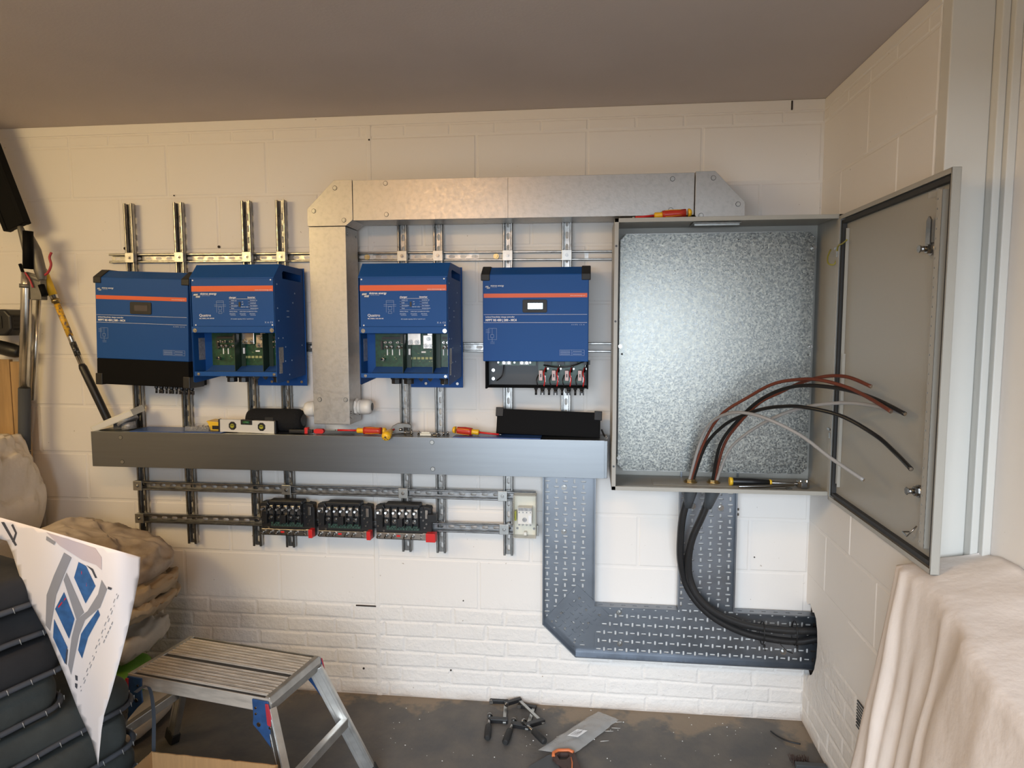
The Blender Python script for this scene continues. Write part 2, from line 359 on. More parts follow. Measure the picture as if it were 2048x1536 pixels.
# cracks / drilled holes in the back wall (dark specks with their own shape)
mb = MB()
for x, z, r in [(-2.10, 2.055, .006), (-1.647, 2.056, .006), (-1.85, 2.285, .003), (-.945, 2.50, .004), (.84, .415, .006), (.77, .245, .006), (-1.02, .125, .005), (-.61, .14, .004), (-.93, 2.15, .003), (.62, .80, .003), (.71, .72, .003), (-.55, .47, .003)]:
    mb.cyl((x, -.0030, z), (x, -.0055, z), r, 10)
mb.box((.797, -.0062, 2.562), (.803, -.0028, 2.598))
for a, b in [((-1.05, .422), (-.955, .428))]:
    mb.box((a[0], -.0055, a[1]), (b[0], -.0030, b[1]))
struct(mb.build('wall_back_marks', M_DIRT))

# right wall with the knocked-through hole; u = -Y
hole = [(-.004, .235), (.045, .205), (.062, .238), (.10, .262), (.128, .30), (.148, .36), (.153, .42), (.146, .47), (.125, .515), (.10, .530), (.085, .522), (.05, .545), (.02, .530), (-.004, .538)]
frR = lambda u, v, h: (RW + h, -u, v)
mb = MB()
out = [(-.005, 0), (.905, 0), (.905, 2.6), (-.005, 2.6)]
poly = [(-.005, 0), (.905, 0), (.905, 2.6), (-.005, 2.6)] + [(-.005, .538)] + [(u, v) for u, v in reversed(hole[1:-1])] + [(-.005, .235)]
sheet(mb, poly, [], .02, frR)
mb.smooth = False
masonry(mb, frR, 0.0, .905, -.02 + .0, holes=lambda a, b, v0, v1: a < .16 and v1 > .2 and v0 < .55)
struct(mb.build('wall_right', W_PAINT))
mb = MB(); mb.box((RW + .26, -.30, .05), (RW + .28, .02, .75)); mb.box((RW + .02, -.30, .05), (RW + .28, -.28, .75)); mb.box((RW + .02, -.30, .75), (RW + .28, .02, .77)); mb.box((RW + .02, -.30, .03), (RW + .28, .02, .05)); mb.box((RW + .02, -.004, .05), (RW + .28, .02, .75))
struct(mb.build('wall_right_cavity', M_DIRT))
# stepped end of the right wall (door lining), facing the camera
def vbox(name, x0, y0, x1, y1, m, z1=2.603, z0=0): return struct(box(name, (x0, y0, z0), (x1, y1, z1), m, None, .003))
vbox('trim_1', RW - .0005, -.9551, 1.035, -.9052, W_REVEAL)
vbox('trim_2', 1.0355, -.9851, 1.0555, -.9052, W_REVEAL)
vbox('wall_right_front', 1.078, -3.10, 1.20, -.9052, W_PAINT)
vbox('trim_3', 1.056, -1.003, 1.0775, -.9052, W_REVEAL)
vbox('wall_left', -3.35, -3.2, -3.3, .12, W_PAINT)
mb = MB(); mb.box((-3.35, -3.2, 0), (-1.15, -3.1, 2.6)); mb.box((1.03, -3.2, 0), (1.6, -3.1, 2.6)); mb.box((-1.15, -3.2, 2.0), (1.03, -3.1, 2.6))
struct(mb.build('wall_front', W_PAINT))
struct(box('ceiling', (-3.35, -3.2, 2.603), (1.6, .12, 2.7), M_CEIL))
struct(box('floor', (-3.35, -3.2, -.05), (1.6, .12, 0), M_FLOOR))
struct(box('ground', (-9, -12, -.06), (9, -3.2, -.01), M_DRIVE))
# ventilation grille low on the right wall
mb = MB()
for i in range(9): mb.box((RW - .006, -.575 - .075, .335 + i * .011), (RW - .0025, -.575, .340 + i * .011))
tag(mb.build('vent_grille', M_BLACK), 'small black louvred vent low on the right wall beside the dust sheet', 'vent')

# ---------------------------------------------------------------- strut channels
def strut(name, L, vertical, m, slots='both', pitch=.050):
    """channel, back to the wall; runs along +Z (vertical) or +X, width 41, depth 21, local y 0..-.021"""
    Wd, Dp, t = .041, .021, .0022
    mb = MB(); fr = (lambda u, v, h: (u, -h, v)) if vertical else (lambda u, v, h: (v, -h, u))
    hs = []
    k = 0
    while .030 + k * pitch < L - .02: hs.append(rect(0, .030 + k * pitch, .012, .028, .0045)); k += 1
    sheet(mb, [(-Wd / 2, 0), (Wd / 2, 0), (Wd / 2, L), (-Wd / 2, L)], hs, t, fr)
    for s_ in (-1, 1):
        a, b = s_ * Wd / 2, s_ * (Wd / 2 - t)
        def bx(u0, u1, h0, h1):
            p, q = fr(u0, 0, h0), fr(u1, L, h1); mb.box(p, q)
        bx(a, b, 0, Dp); bx(a, s_ * (Wd / 2 - .0085), Dp - t, Dp); bx(s_ * (Wd / 2 - .0085), s_ * (Wd / 2 - .0085 + t), Dp - .007, Dp)
    return mb.build(name, m)
def clamp(parent, x, z, y, m=M_PLATE):
    p = MB().prism([(x - .021, z - .022), (x + .021, z - .022), (x + .021, z + .022), (x - .021, z + .022)], y, y - .005, 'y').build('clamp_plate', m, parent, bevel=.0012)
    b = MB(); b.cyl((x, y - .005, z), (x, y - .008, z), .0075, 16); b.cyl((x, y - .008, z), (x, y - .013, z), .0045, 6, False); b.build('bolt', M_CHROME, p)
VX = [-2.050, -1.8135, -1.4965, -1.3385, -.7965, -.6405, -.3415, -.0935]
names = ['beyond the left charge controller', 'behind the right side of the left charge controller', 'left of the pair behind the left inverter', 'right of the pair behind the left inverter',
         'left of the pair behind the middle inverter', 'right of the pair behind the middle inverter', 'behind the left half of the right charge controller', 'behind the right half of the right charge controller']
names[0] = 'leftmost, behind the left side of the left charge controller'
UPZ = [2.009, 2.0085, 2.006, 2.0055, 2.001, 2.000, 1.998, 1.996]
for i, x in enumerate(VX):
    z0, z1 = (.700, 2.249) if i < 7 else (1.10, 2.249)
    o = strut('strut_channel', z1 - z0, True, M_GALV)
    o.location = (x, -.0215, z0)
    tag(o, 'vertical slotted steel channel, ' + names[i], 'metal channel', 'vertical strut channels')
    clamp(o, 0, UPZ[i] - z0, -.0212)
def hrail(x0, x1, z, y, label, tilt=0.0, m=M_GALV, pitch=.050):
    o = strut('strut_channel', x1 - x0, False, m, pitch=pitch); o.location = (x0, y, z); o.rotation_euler = (0, -tilt, 0)
    tag(o, label, 'metal channel', 'horizontal strut channels'); return o
h1 = hrail(-2.168, .30, 2.0095, 0, 'top horizontal slotted steel channel, above the blue units', -.0060)
b = MB()
for x in (1.205, 1.773): b.cyl((x, -.003, 0), (x, -.009, 0), .012, 18); b.cyl((x, -.009, 0), (x, -.014, 0), .007, 6, False)
b.build('wall_bolt', M_BRASS, h1)
h2 = hrail(-2.10, .30, 1.609, 0, 'middle horizontal slotted steel channel, mostly behind the blue units', .001)
h3 = hrail(-2.073, -.221, .973, -.0430, 'upper of the two horizontal steel channels under the metal shelf', -.0012, M_GDARK)
h4a = hrail(-2.072, -.211, .820, -.0430, 'lower horizontal steel channel carrying the three fuse blocks', .0022, M_GDARK)
for x in (.021, .735, 1.271, 1.710): clamp(h3, x, 0, -.0212)
for x in (.021, 1.716): clamp(h4a, x, 0, -.0212)

# ---------------------------------------------------------------- trunking
YB, YF = -.0485, -.192
g = 'metal cable trunking runs'
def lid_screws(mb, pts, y=YF - .0015, r=.0085):
    pass
def put_screws(t, pts, y, r=.0085):
    for x, z in pts:
        mb = MB(); mb.cyl((x, y, z), (x, y - .0009, z), r * 1.12, 20); w_ = mb.build('washer', M_GASK, t)
        mb = MB(); mb.cyl((x, y - .0009, z), (x, y - .0022, z), r * .92, 18); mb.cyl((x, y - .0022, z), (x, y - .0040, z), r * .60, 14); mb.build('screw_head', M_PLATE, w_)
t = thing('cable_trunking', 'upright square steel trunking hanging between the two inverters', 'cable trunking', (-1.068, YB, 1.291), group=g)
hw = .0775
box('body', (-hw, 0, 0), (hw, YF - YB, .818), M_DUCT, t, .0015)
p = box('lid', (-hw - .0005, YF - YB, .003), (hw + .0005, YF - YB - .0018, .817), M_DUCT, t, .0006)
put_screws(t, [(-.050, .105), (.062, .105)], YF - YB - .0015)
mb = MB()
for z in (.03, .05, .79): mb.cyl((hw, -.02, z), (hw + .003, -.02, z), .005, 10); mb.cyl((hw, -.125, z), (hw + .003, -.125, z), .005, 10)
mb.build('side_screw', M_CHROME, t)
t = thing('cable_trunking', 'long horizontal steel trunking at the top, warm shine on its face', 'cable trunking', (-.957, YB, 2.131), rot=(0, .0022, 0), group=g)
Lh = 1.356
box('body', (.0, 0, 0), (Lh, YF - YB, .155), M_DUCT, t, .0015)
box('lid', (.001, YF - YB, 0), (.635, YF - YB - .0018, .159), M_DUCT, t, .0006); box('lid', (.6365, YF - YB, 0), (Lh - .002, YF - YB - .0018, .159), M_DUCT, t, .0006)
put_screws(t, [(.138, .145), (.140, .022), (1.272, .137), (1.268, .020)], YF - YB - .0015)
def elbow(label, poly, screws_):
    cx = sum(p[0] for p in poly) / len(poly); cz = min(p[1] for p in poly)
    t = thing('trunking_elbow', label, 'trunking elbow', (cx, YB, cz), group='trunking corner pieces')
    q = [(x - cx, z - cz) for x, z in poly]
    MB().prism(q, 0, YF - YB, 'y').build('body', M_DUCT, t, .0012)
    MB().prism(q, YF - YB - .0004, YF - YB - .0026, 'y').build('lid', M_DUCT, t, .0006)
    put_screws(t, [(x - cx, z - cz) for x, z in screws_], YF - YB - .0024)
elbow('left steel trunking elbow above the upright trunking', [(-1.150, 2.111), (-.988, 2.111), (-.958, 2.134), (-.9585, 2.293), (-1.034, 2.293), (-1.150, 2.180)], [(-1.03, 2.262), (-1.122, 2.172), (-.995, 2.133)])
elbow('right steel trunking elbow on top of the grey enclosure', [(.402, 2.128), (.402, 2.291), (.474, 2.291), (.588, 2.172), (.588, 2.106), (.415, 2.106)], [(.468, 2.265), (.562, 2.165), (.425, 2.125)])
# shelf trunking
t = thing('cable_trunking', 'long wide steel trunking forming a shelf under the blue units', 'cable trunking', (-2.168, YB, 1.089), group=g)
Ls = 2.248
box('body', (0, 0, 0), (Ls, YF - YB, .153), M_SHELF, t, .0012)
box('lid', (0, YF - YB, -.001), (Ls - .012, YF - YB - .0018, .1545), M_SHELF, t, .0006)
put_screws(t, [(.140, .130), (.142, .022), (1.528, .134), (1.530, .022)], YF - YB - .0015)
ZS = 1.2438
# cable glands on the upright trunking
def gland(label, x, sgn, z, y):
    t = thing('cable_gland', label, 'cable gland', (x, y, z), (0, 0, 0 if sgn > 0 else PI), group='white cable glands')
    mb = MB(); mb.cyl((0, 0, 0), (.012, 0, 0), .036, 8, False); mb.cyl((.012, 0, 0), (.024, 0, 0), .031, 24); mb.build('hex_nut', M_WPLAS, t, .002)
    mb = MB(); mb.tube([(.024, 0, 0), (.028, 0, 0), (.058, 0, 0), (.068, 0, 0), (.072, 0, 0)], [.029, .033, .032, .027, .020], 24); mb.build('cap', M_WPLAS, t)
    mb = MB(); mb.cyl((.0719, 0, 0), (.0725, 0, 0), .017, 20); mb.build('opening', M_BLACK, t)
gland('white nylon cable gland on the right side of the upright trunking', -.990, 1, 1.358, -.115)
gland('white nylon cable gland on the left side of the upright trunking', -1.146, -1, 1.346, -.115)

# ---------------------------------------------------------------- blue units
def logo(mb, x, z, s_):
    """swooping double block mark"""
    for (a, b) in ((0, 0), (.50, -.42)):
        w_ = s_ * 1.0; h_ = s_ * .52
        for k in range(4):
            x0 = x + s_ * a + k * w_ * .25; sh = h_ * .38
            mb.add([(x0, 0, z + s_ * b), (x0 + w_ * .19, 0, z + s_ * b), (x0 + w_ * .19 + sh, 0, z + s_ * b + h_), (x0 + sh, 0, z + s_ * b + h_)], [(0, 1, 2, 3)])
        mb.add([(x + s_ * a, 0, z + s_ * b), (x + s_ * a + w_, 0, z + s_ * b), (x + s_ * a + w_ * 1.02, 0, z + s_ * b + h_ * .25), (x + s_ * a + .02 * s_, 0, z + s_ * b + h_ * .25)], [(0, 1, 2, 3)])
        mb.add([(x + s_ * a + .15 * s_, 0, z + s_ * b + h_ * .8), (x + s_ * a + w_ * 1.13, 0, z + s_ * b + h_ * .8), (x + s_ * a + w_ * 1.2, 0, z + s_ * b + h_), (x + s_ * a + .2 * s_, 0, z + s_ * b + h_)], [(0, 1, 2, 3)])
def shift(mb, y):
    for p in mb.v: p.y += y
    return mb
def line(mb, x0, z0, x1, z1, w_=.001):
    if abs(x1 - x0) > abs(z1 - z0): mb.add([(x0, 0, z0 - w_ / 2), (x1, 0, z1 - w_ / 2), (x1, 0, z1 + w_ / 2), (x0, 0, z0 + w_ / 2)], [(0, 1, 2, 3)])
    else: mb.add([(x0 - w_ / 2, 0, z0), (x0 + w_ / 2, 0, z0), (x1 + w_ / 2, 0, z1), (x1 - w_ / 2, 0, z1)], [(0, 1, 2, 3)])
def plug(mb, x, z, y, female):
    mb.cyl((x, y, z), (x, y, z - .012), .0095 if female else .008, 8, False)
    if female:
        mb.cyl((x, y, z - .012), (x, y, z - .030), .0075, 10); mb.box((x - .009, y - .006, z - .034), (x - .003, y + .006, z - .018)); mb.box((x + .003, y - .006, z - .034), (x + .009, y + .006, z - .018))
    else: mb.cyl((x, y, z - .012), (x, y, z - .034), .0048, 10)
def charge_controller(label, loc, rot, covered):
    """solar charge controller 434 x 487 x 146; local x centre, z from its bottom, front at y=-.142"""
    t = thing('charge_controller', label, 'charge controller', loc, rot, group='blue solar charge controllers')
    W2, H, F, B = .2165, .490, -.142, -.003
    zb = .110 if True else 0
    # upper blue case with the sloping top
    prof = [(B, zb), (F, zb), (F, H - .032), (F + .05, H), (B, H)]
    MB().prism([(y, z) for y, z in prof], -W2 + .004, W2 - .004, 'x').build('case', M_BLUE, t, .003)
    for s_ in (-1, 1):
        q = [(F - .004, H - .056), (F - .004, H - .030), (F + .050, H + .004), (B - .03, H + .004), (B - .03, H - .012), (F + .055, H - .012), (F + .012, H - .036), (F + .012, H - .056)]
        MB().prism(q, s_ * (W2 + .003), s_ * (W2 - .033), 'x').build('corner_cap', M_CORN, t, .003)
    mb = MB(); mb.box((-W2 + .008, 0, .366), (W2 - .010, .0006, .3825)); shift(mb, F - .0008).build('stripe', M_ORANGE, t)
    mb = MB(); logo(mb, -W2 + .014, .407, .0125); text(mb, 'victron energy', .0092, -W2 + .036, .411, bold=.0002, sx=1.0)
    text(mb, 'MPPT RS 450 | 200 - MC4', .0118, -W2 + .015, .2725, bold=.0005)
    text(mb, 'isolated SmartSolar charge controller', .0078, -W2 + .015, .2865, bold=.00015)
    line(mb, -W2 + .008, .2985, W2 - .010, .2985, .0010); line(mb, -W2 + .008, .2665, W2 - .010, .2665, .0010)
    shift(mb, F - .0012).build('lettering', M_WHITE, t)
    mb = MB(); text(mb, 'www.victronenergy.com', .006, W2 - .018, .3712, align='RIGHT'); shift(mb, F - .0014).build('web_address', M_WHITE, t)
    mb = MB(); text(mb, 'BLUE POWER', .0038, -W2 + .040, .4060, bold=0); text(mb, '⚠ ☒ IP21  C E  ♺'.replace('⚠', 'A').replace('☒', 'X').replace('♺', 'A'), .0075, W2 - .020, .2555, align='RIGHT')
    # wiring sketch
    x0, z0 = -W2 + .026, .198
    for a, b_, c_, d_ in [(0, 0, 0, .045), (0, .045, .034, .045), (.034, .045, .034, 0), (.034, 0, 0, 0), (.016, .045, .016, .02), (.010, .020, .022, .020), (.010, .008, .022, .008), (.010, .020, .010, .008), (.022, .020, .022, .008), (-.010, .040, .008, .040), (-.010, .034, .008, .034), (-.010, .028, .008, .028), (.016, .008, .016, -.010), (.008, -.010, .026, -.010), (.008, -.016, .026, -.016)]:
        line(mb, x0 + a, z0 + b_, x0 + c_, z0 + d_, .0008)
    xb, zb2 = W2 - .118, .135
    for a, b_, c_, d_ in [(0, 0, .098, 0), (0, .022, .098, .022), (0, 0, 0, .022), (.098, 0, .098, .022), (.048, 0, .048, .022), (.048, .011, .098, .011)]: line(mb, xb + a, zb2 + b_, xb + c_, zb2 + d_, .0007)
    for k in range(4): line(mb, xb + .003, zb2 + .004 + k * .0045, xb + .042, zb2 + .004 + k * .0045, .0012)
    for k in range(2): line(mb, xb + .052, zb2 + .005 + k * .011, xb + .088, zb2 + .005 + k * .011, .0014)
    shift(mb, F - .0012).build('fine_print', M_PALE, t)
    d = MB().prism(rect(-.002, .332, .098, .052, .004), F, F - .0035, 'y').build('display', M_CORN, t, .001)
    box('screen', (-.030, F - .0035, .320), (.030, F - .0042, .344), M_LCD if covered else M_LCD2, d)
    if covered:
        q = [(B, -.002), (F, -.002), (F, .110), (B, .110)]
        MB().prism(q, -W2 + .004, W2 - .004, 'x').build('lower_cover', M_BLACKM, t, .003)
        for s_ in (-1, 1): MB().prism([(F - .003, -.005), (F - .003, .045), (B - .03, .045), (B - .03, -.005)], s_ * (W2 + .002), s_ * (W2 - .030), 'x').build('corner_cap', M_BLACK, t, .003)
        mb = MB()
        for k in range(8): plug(mb, .035 + k * .0235, -.002, -.10, k % 2)
        mb.build('connector', M_BLACK, t)
    else:
        box('back_tray', (-W2 + .004, B, 0), (W2 - .004, -.020, .112), M_GREYP, t)
        box('bottom_ledge', (-W2 + .015, -.020, 0), (W2 - .003, -.118, .0045), M_BLACKM, t, .001)
        for s_ in (-1, 1): box('side_cheek', (s_ * (W2 - .003), -.020, -.008 if s_ < 0 else -.006), (s_ * (W2 - .010), -.080, .112), M_BLACKM, t, .001)
        box('terminal_board', (-W2 + .052, -.022, .086), (-.005, -.028, .110), M_PCB, t)
        mb = MB()
        for x in (-.148, -.073): mb.box((x - .001, -.028, .090), (x + .040, -.040, .108))
        mb.build('terminal_block', M_WPLAS, t, .001)
        mb = MB()
        for x in (-.148, -.073):
            for d_ in (.009, .030): mb.cyl((x + d_, -.040, .099), (x + d_, -.047, .099), .0065, 12)
        for x in (-.165, -.096, -.030): mb.cyl((x, -.028, .099), (x, -.032, .099), .0045, 10)
        for x, z in ((-W2 + .030, .066), (-W2 + .030, .030)): mb.cyl((x, -.02, z), (x, -.030, z), .0075, 12)
        mb.build('bolt', M_CHROME, t)
        box('fuse_board', (.004, -.022, .012), (W2 - .018, -.027, .111), M_PCB, t)
        mb = MB()
        for k in range(4):
            x = .030 + k * .0535
            mb.box((x, -.035, .092), (x + .030, -.050, .110))
        mb.build('relay', M_BLACK, t)
        for k in range(4):
            x = .012 + k * .0535
            f_ = box('fuse_holder', (x - .001, -.050, .028), (x + .014, -.085, .070), mat('pale pink fuse carrier', (.60, .46, .46), .5) if k == 0 else bpy.data.materials['pale pink fuse carrier'], t, .001)
            box('fuse_mark', (x + .004, -.085, .042), (x + .009, -.0856, .056), M_BLACK, f_)
        for k in range(4):
            x = .012 + k * .0535
            MB().tube(smooth_path([(x + .024, -.05, .080), (x + .019, -.085, .058), (x + .024, -.09, .035), (x + .020, -.085, .005)]), .0026, 7).build('red_lead', M_RED, t)
            MB().tube(smooth_path([(x - .004, -.06, .05), (x - .010, -.09, .03), (x - .004, -.085, .005)]), .0026, 7).build('black_lead', M_CABLE, t)
        mb = MB()
        mb.tube(smooth_path([(.03, -.06, .090), (.09, -.11, .086), (.15, -.115, .092), (.195, -.08, .108)]), .0032, 8)
        mb.build('black_lead', M_CABLE, t); mb = MB(); mb.tube(smooth_path([(-.14, -.04, .088), (-.142, -.05, .060), (-.150, -.05, .040), (-.172, -.035, .022)]), .0024, 8)
        mb.build('black_lead', M_CABLE, t)
        mb = MB()
        for k in range(4):
            x = .012 + k * .0535
            mb.cyl((x + .024, -.030, .060), (x + .030, -.045, .098), .004, 8); mb.cyl((x + .034, -.03, .075), (x + .034, -.05, .075), .0042, 10); mb.box((x + .018, -.028, .018), (x + .024, -.034, .045))
        mb.build('clip', M_CHROME, t)
        mb = MB()
        for k in range(8): plug(mb, .0 + k * .0268, .004, -.095, k % 2)
        mb.build('connector', M_BLACK, t)
        mb = MB()
        for k in range(4): mb.box((.0268 * (2 * k + 1) - .0025, -.104, -.032), (.0268 * (2 * k + 1) + .0025, -.1055, -.020))
        mb.build('connector_mark', M_LABEL, t)
    return t
charge_controller('blue solar charge controller at far left with black lower cover fitted', (-1.916, -.046, 1.448), (0, math.radians(2.0), 0), True)
charge_controller('blue solar charge controller right of the inverters, lower cover removed showing fuses', (-.2130, -.046, 1.450), (0, 0, 0), False)

def inverter(label, loc):
    """inverter charger; local x centre, z=0 at the bottom of the mounting plate (world 1.44), back y=0"""
    t = thing('inverter_charger', label, 'inverter', loc, group='blue inverter chargers')
    W2, F = .1775, -.285; Z0, ZF, ZT = .038, .456, .512
    mb = MB(); mb.prism([(y, z) for y, z in [(-.002, .0), (-.006, .0), (-.006, .512), (-.002, .512)]], -W2 + .010 + .12, W2 + .004, 'x')
    mb.build('mounting_plate', M_BLUE, t, .0008)
    mb = MB()
    for x in (.02, .095, .158): mb.cyl((x, -.006, .017), (x, -.010, .017), .006, 12)
    mb.build('screw', M_CHROME, t)
    # two cheeks: profile in (y,z)
    for s_ in (-1, 1):
        pr = [(-.006, Z0 + .012), (-.012, ZT - .004), (F + .055, ZT), (F, ZF), (F, Z0), (F + .012, Z0 - .004)]
        hs = [[(-.030, .480), (-.200, .487), (-.212, .478), (-.210, .455), (-.032, .450)]]
        mb = MB(); x = s_ * W2
        sheet(mb, [(y, z) for y, z in pr], hs, .0016, (lambda u, v, h, x=x, s_=s_: (x - s_ * h, u, v)))
        c = mb.build('side_panel', M_BLUE, t)
        if s_ > 0:
            mb = MB()
            for y, z in [(-.262, .43), (-.262, .335), (-.255, .285), (-.262, .215), (-.222, .215), (-.20, .178), (-.205, .12), (-.145, .12), (-.26, .075), (-.17, .062), (-.12, .36), (-.10, .40), (-.04, .18)]:
                MB().cyl((x, y, z), (x + .0015, y, z), .003, 8).build('rivet', M_PALE, c)
            for a in range(4):
                for b_ in range(2): mb.cyl((x, -.16 - .012 * a + (.018 if a > 1 else 0), .325 - b_ * .024), (x + .0006, -.16 - .012 * a + (.018 if a > 1 else 0), .325 - b_ * .024), .0022, 6)
            mb.build('drain_holes', M_PALE, c)
            mb = MB(); mb.box((x + .0004, -.222, .115), (x + .0010, -.262, .178)); mb.box((x + .0004, -.235, .072), (x + .0010, -.262, .114)); mb.build('rating_label', M_LABEL, c)
        else:
            box('handle_recess', (x + .002, -.20, .44), (x + .004, -.04, .495), M_BLACKM, c)
    # top sheet
    MB().prism([(-.008, ZT - .005), (F + .055, ZT - .0005), (F + .055, ZT - .003), (-.008, ZT - .008)], -W2 + .001, W2 - .001, 'x').build('top_sheet', M_BLUE, t)
    # black plate added as shade in the top cavity so the hand slots read hollow
    box('inner_shade_plate', (-W2 + .003, -.20, .438), (W2 - .003, -.008, .441), M_BLACKM, t)
    # slanted brow + front panel
    MB().prism([(F + .055, ZT), (F - .003, ZF), (F - .003, ZF - .004), (F + .055, ZT - .004)], -W2 + .0005, W2 - .0005, 'x').build('sloped_top', M_BLUE, t, .0008)
    box('front_panel', (-W2 + .006, F, .236), (W2 - .004, F + .003, ZF - .002), M_BLUE, t, .0008)
    MB().prism([(F - .004, .237), (F - .0065, .2385), (F - .0065, .262), (F - .001, .2635), (F - .001, .237)], -W2 + .005, W2 - .003, 'x').build('panel_fold', M_BLUE, t)
    mb = MB(); mb.box((-W2 + .007, 0, .4235 - .022), (W2 - .005, .0006, .4235)); shift(mb, F - .0008).build('stripe', M_ORANGE, t)
    mb = MB()
    logo(mb, -W2 + .014, .384, .0185); text(mb, 'victron energy', .0118, -W2 + .044, .389, bold=.0003)
    text(mb, 'Quattro', .0150, -W2 + .036, .302, bold=.0001); text(mb, '48 | 10000 | 140-100/100', .0062, -W2 + .036, .2925, bold=.0001)
    text(mb, 'charger', .0098, -.012, .3745, bold=.0002); text(mb, 'inverter', .0098, .066, .3745, bold=.0002)
    line(mb, -.012, .3715, .100, .3715, .0009)
    shift(mb, F - .0014).build('lettering', M_WHITE, t)
    mb = MB(); text(mb, 'www.victronenergy.com', .0072, W2 - .009, .4045, align='RIGHT'); shift(mb, F - .0016).build('web_address', M_WHITE, t)
    mb = MB(); text(mb, 'BLUE POWER', .0045, -W2 + .050, .3835, sx=1.3)
    L1 = ['mains on', 'bulk', 'absorption', 'float']; L2 = ['inverter on', 'overload', 'low battery', 'temperature']
    for k in range(4):
        text(mb, L1[k], .0065, -.004, .3635 - k * .0105, bold=.0002); text(mb, L2[k], .0065, .076, .3635 - k * .0105, bold=.0002)
        if k < 3: line(mb, -.012, .3605 - k * .0105, .020, .3605 - k * .0105, .0006); line(mb, .066, .3605 - k * .0105, .102, .3605 - k * .0105, .0006)
    line(mb, -.012, .3285, .102, .3285, .0008)
    text(mb, 'on', .0065, .040, .358, bold=.0002); text(mb, 'off', .0065, .040, .348, bold=.0002); text(mb, 'charger only', .0062, .036, .338, bold=.0002)
    for x, s1, s2 in ((-.012, 'battery charge', 'absorption'), (.031, 'mains input current', 'low power'), (.072, 'inverter active', 'shut down')):
        text(mb, s1, .0056, x, .320, bold=.0002); text(mb, s2, .0056, x, .311, bold=.0002); line(mb, x + .003, .3065, x + .026, .3065, .0014)
    text(mb, 'AC transfer capacity: AC in 1 and AC in 2', .0056, -.008, .2905, bold=.0002)
    x0, z0 = -.066, .318
    for a, b_, c_, d_ in [(0, 0, 0, .046), (.030, 0, .030, .046), (0, .046, .030, .046), (-.010, .030, .040, .030), (-.010, .024, .040, .024), (.008, .022, .008, .010), (.022, .022, .022, .010), (.008, .010, .022, .010), (.008, .022, .022, .022), (.008, .004, .022, .004), (.008, -.004, .022, -.004), (.008, -.004, .008, .004), (.022, -.004, .022, .004), (.0, .040, .03, .040)]: line(mb, x0 + a, z0 + b_, x0 + c_, z0 + d_, .0008)
    text(mb, 'X  A  C E', .0085, W2 - .009, .2755, align='RIGHT', bold=.0003)
    shift(mb, F - .0014).build('fine_print', M_PALE, t)
    mb = MB(); mb.box((.028, F - .003, .340), (.035, F, .359)); 
    for k in range(4): mb.cyl((-.0085, F, .366 - k * .0105), (-.0085, F - .001, .366 - k * .0105), .0018, 8); mb.cyl((.0715, F, .366 - k * .0105), (.0715, F - .001, .366 - k * .0105), .0018, 8)
    mb.build('switch', M_BLACK, t)
    for x, z in ((-W2 + .014, .446), (W2 - .014, .446), (-W2 + .020, .268), (W2 - .012, .268)): MB().cyl((x, F, z), (x, F - .0015, z), .0030, 10).build('rivet', M_WHITE, t)
    mb = MB()
    for x, z, r in ((-W2 + .019, .2465, .0085), (W2 - .012, .2465, .0085), (-W2 + .022, .070, .0062), (W2 - .012, .070, .0062)):
        y = F - .006 if z > .1 else F + .002
        mb.cyl((x, y, z), (x, y - .002, z), r, 18); mb.cyl((x, y - .002, z), (x, y - .004, z), r * .55, 6, False)
    mb.build('screw', M_CHROME, t)
    # lower bay
    box('bottom_bar', (-W2 + .003, F + .002, .062), (W2 - .002, F + .006, .080), M_BLUE, t, .0005)
    MB().prism([(-.200, .098), (-.203, .104), (F + .03, .082), (F + .004, .080), (F + .004, .077), (F + .03, .079)], -W2 + .040, W2 - .003, 'x').build('gland_plate', M_DBLUE, t)
    box('bay_back', (-W2 + .002, -.198, .075), (W2 - .002, -.200, .34), M_BLUE, t)
    box('bay_side', (-W2 + .002, -.198, .080), (-W2 + .0035, F + .004, .236), M_BLUE, t)
    box('bay_label', (-W2 + .0036, -.245, .125), (-W2 + .0042, -.200, .215), M_LABEL, t)
    pc = box('circuit_board', (-W2 + .040, -.1535, .100), (W2 - .004, -.160, .30), M_PCB, t); pc.location.y = -.048
    mb = MB()
    for k in range(6): mb.box((.003 + k * .0165, -.160, .132), (.015 + k * .0165, -.166, .141))
    for k in range(22):
        x = random.uniform(-W2 + .065, W2 - .02); z = random.uniform(.118, .165); mb.box((x, -.160, z), (x + random.uniform(.002, .006), -.1615, z + .0018))
    mb.build('pin_header', mat('pale olive connector', (.34, .36, .16), .5) if 'pale olive connector' not in bpy.data.materials else bpy.data.materials['pale olive connector'], pc)
    mb = MB()
    for x in (-.085, -.064, -.035, -.014, .165 - .02, .165 - .002): mb.box((x - .005, -.160, .148), (x - .001, -.1615, .172))
    mb.box((.001, -.160, .150), (.009, -.168, .174)); mb.box((.052, -.160, .158), (.070, -.1615, .164)); mb.build('silk_label', M_WHITE, pc)
    mb = MB()
    for x in (-.088, -.068, -.038, -.020, .148, .164):
        mb.cyl((x, -.160, .200), (x, -.182, .200), .0055, 6, False); mb.cyl((x, -.182, .200), (x, -.200, .200), .0032, 10); mb.cyl((x + .001, -.160, .184), (x + .001, -.178, .182), .0062, 12); mb.cyl((x + .001, -.178, .182), (x - .001, -.196, .178), .0034, 8)
    mb.cyl((-.104, -.160, .132), (-.104, -.172, .132), .0075, 6, False); mb.cyl((-.110, -.172, .132), (-.094, -.178, .134), .0045, 8)
    mb.build('terminal_stud', M_CHROME, pc)
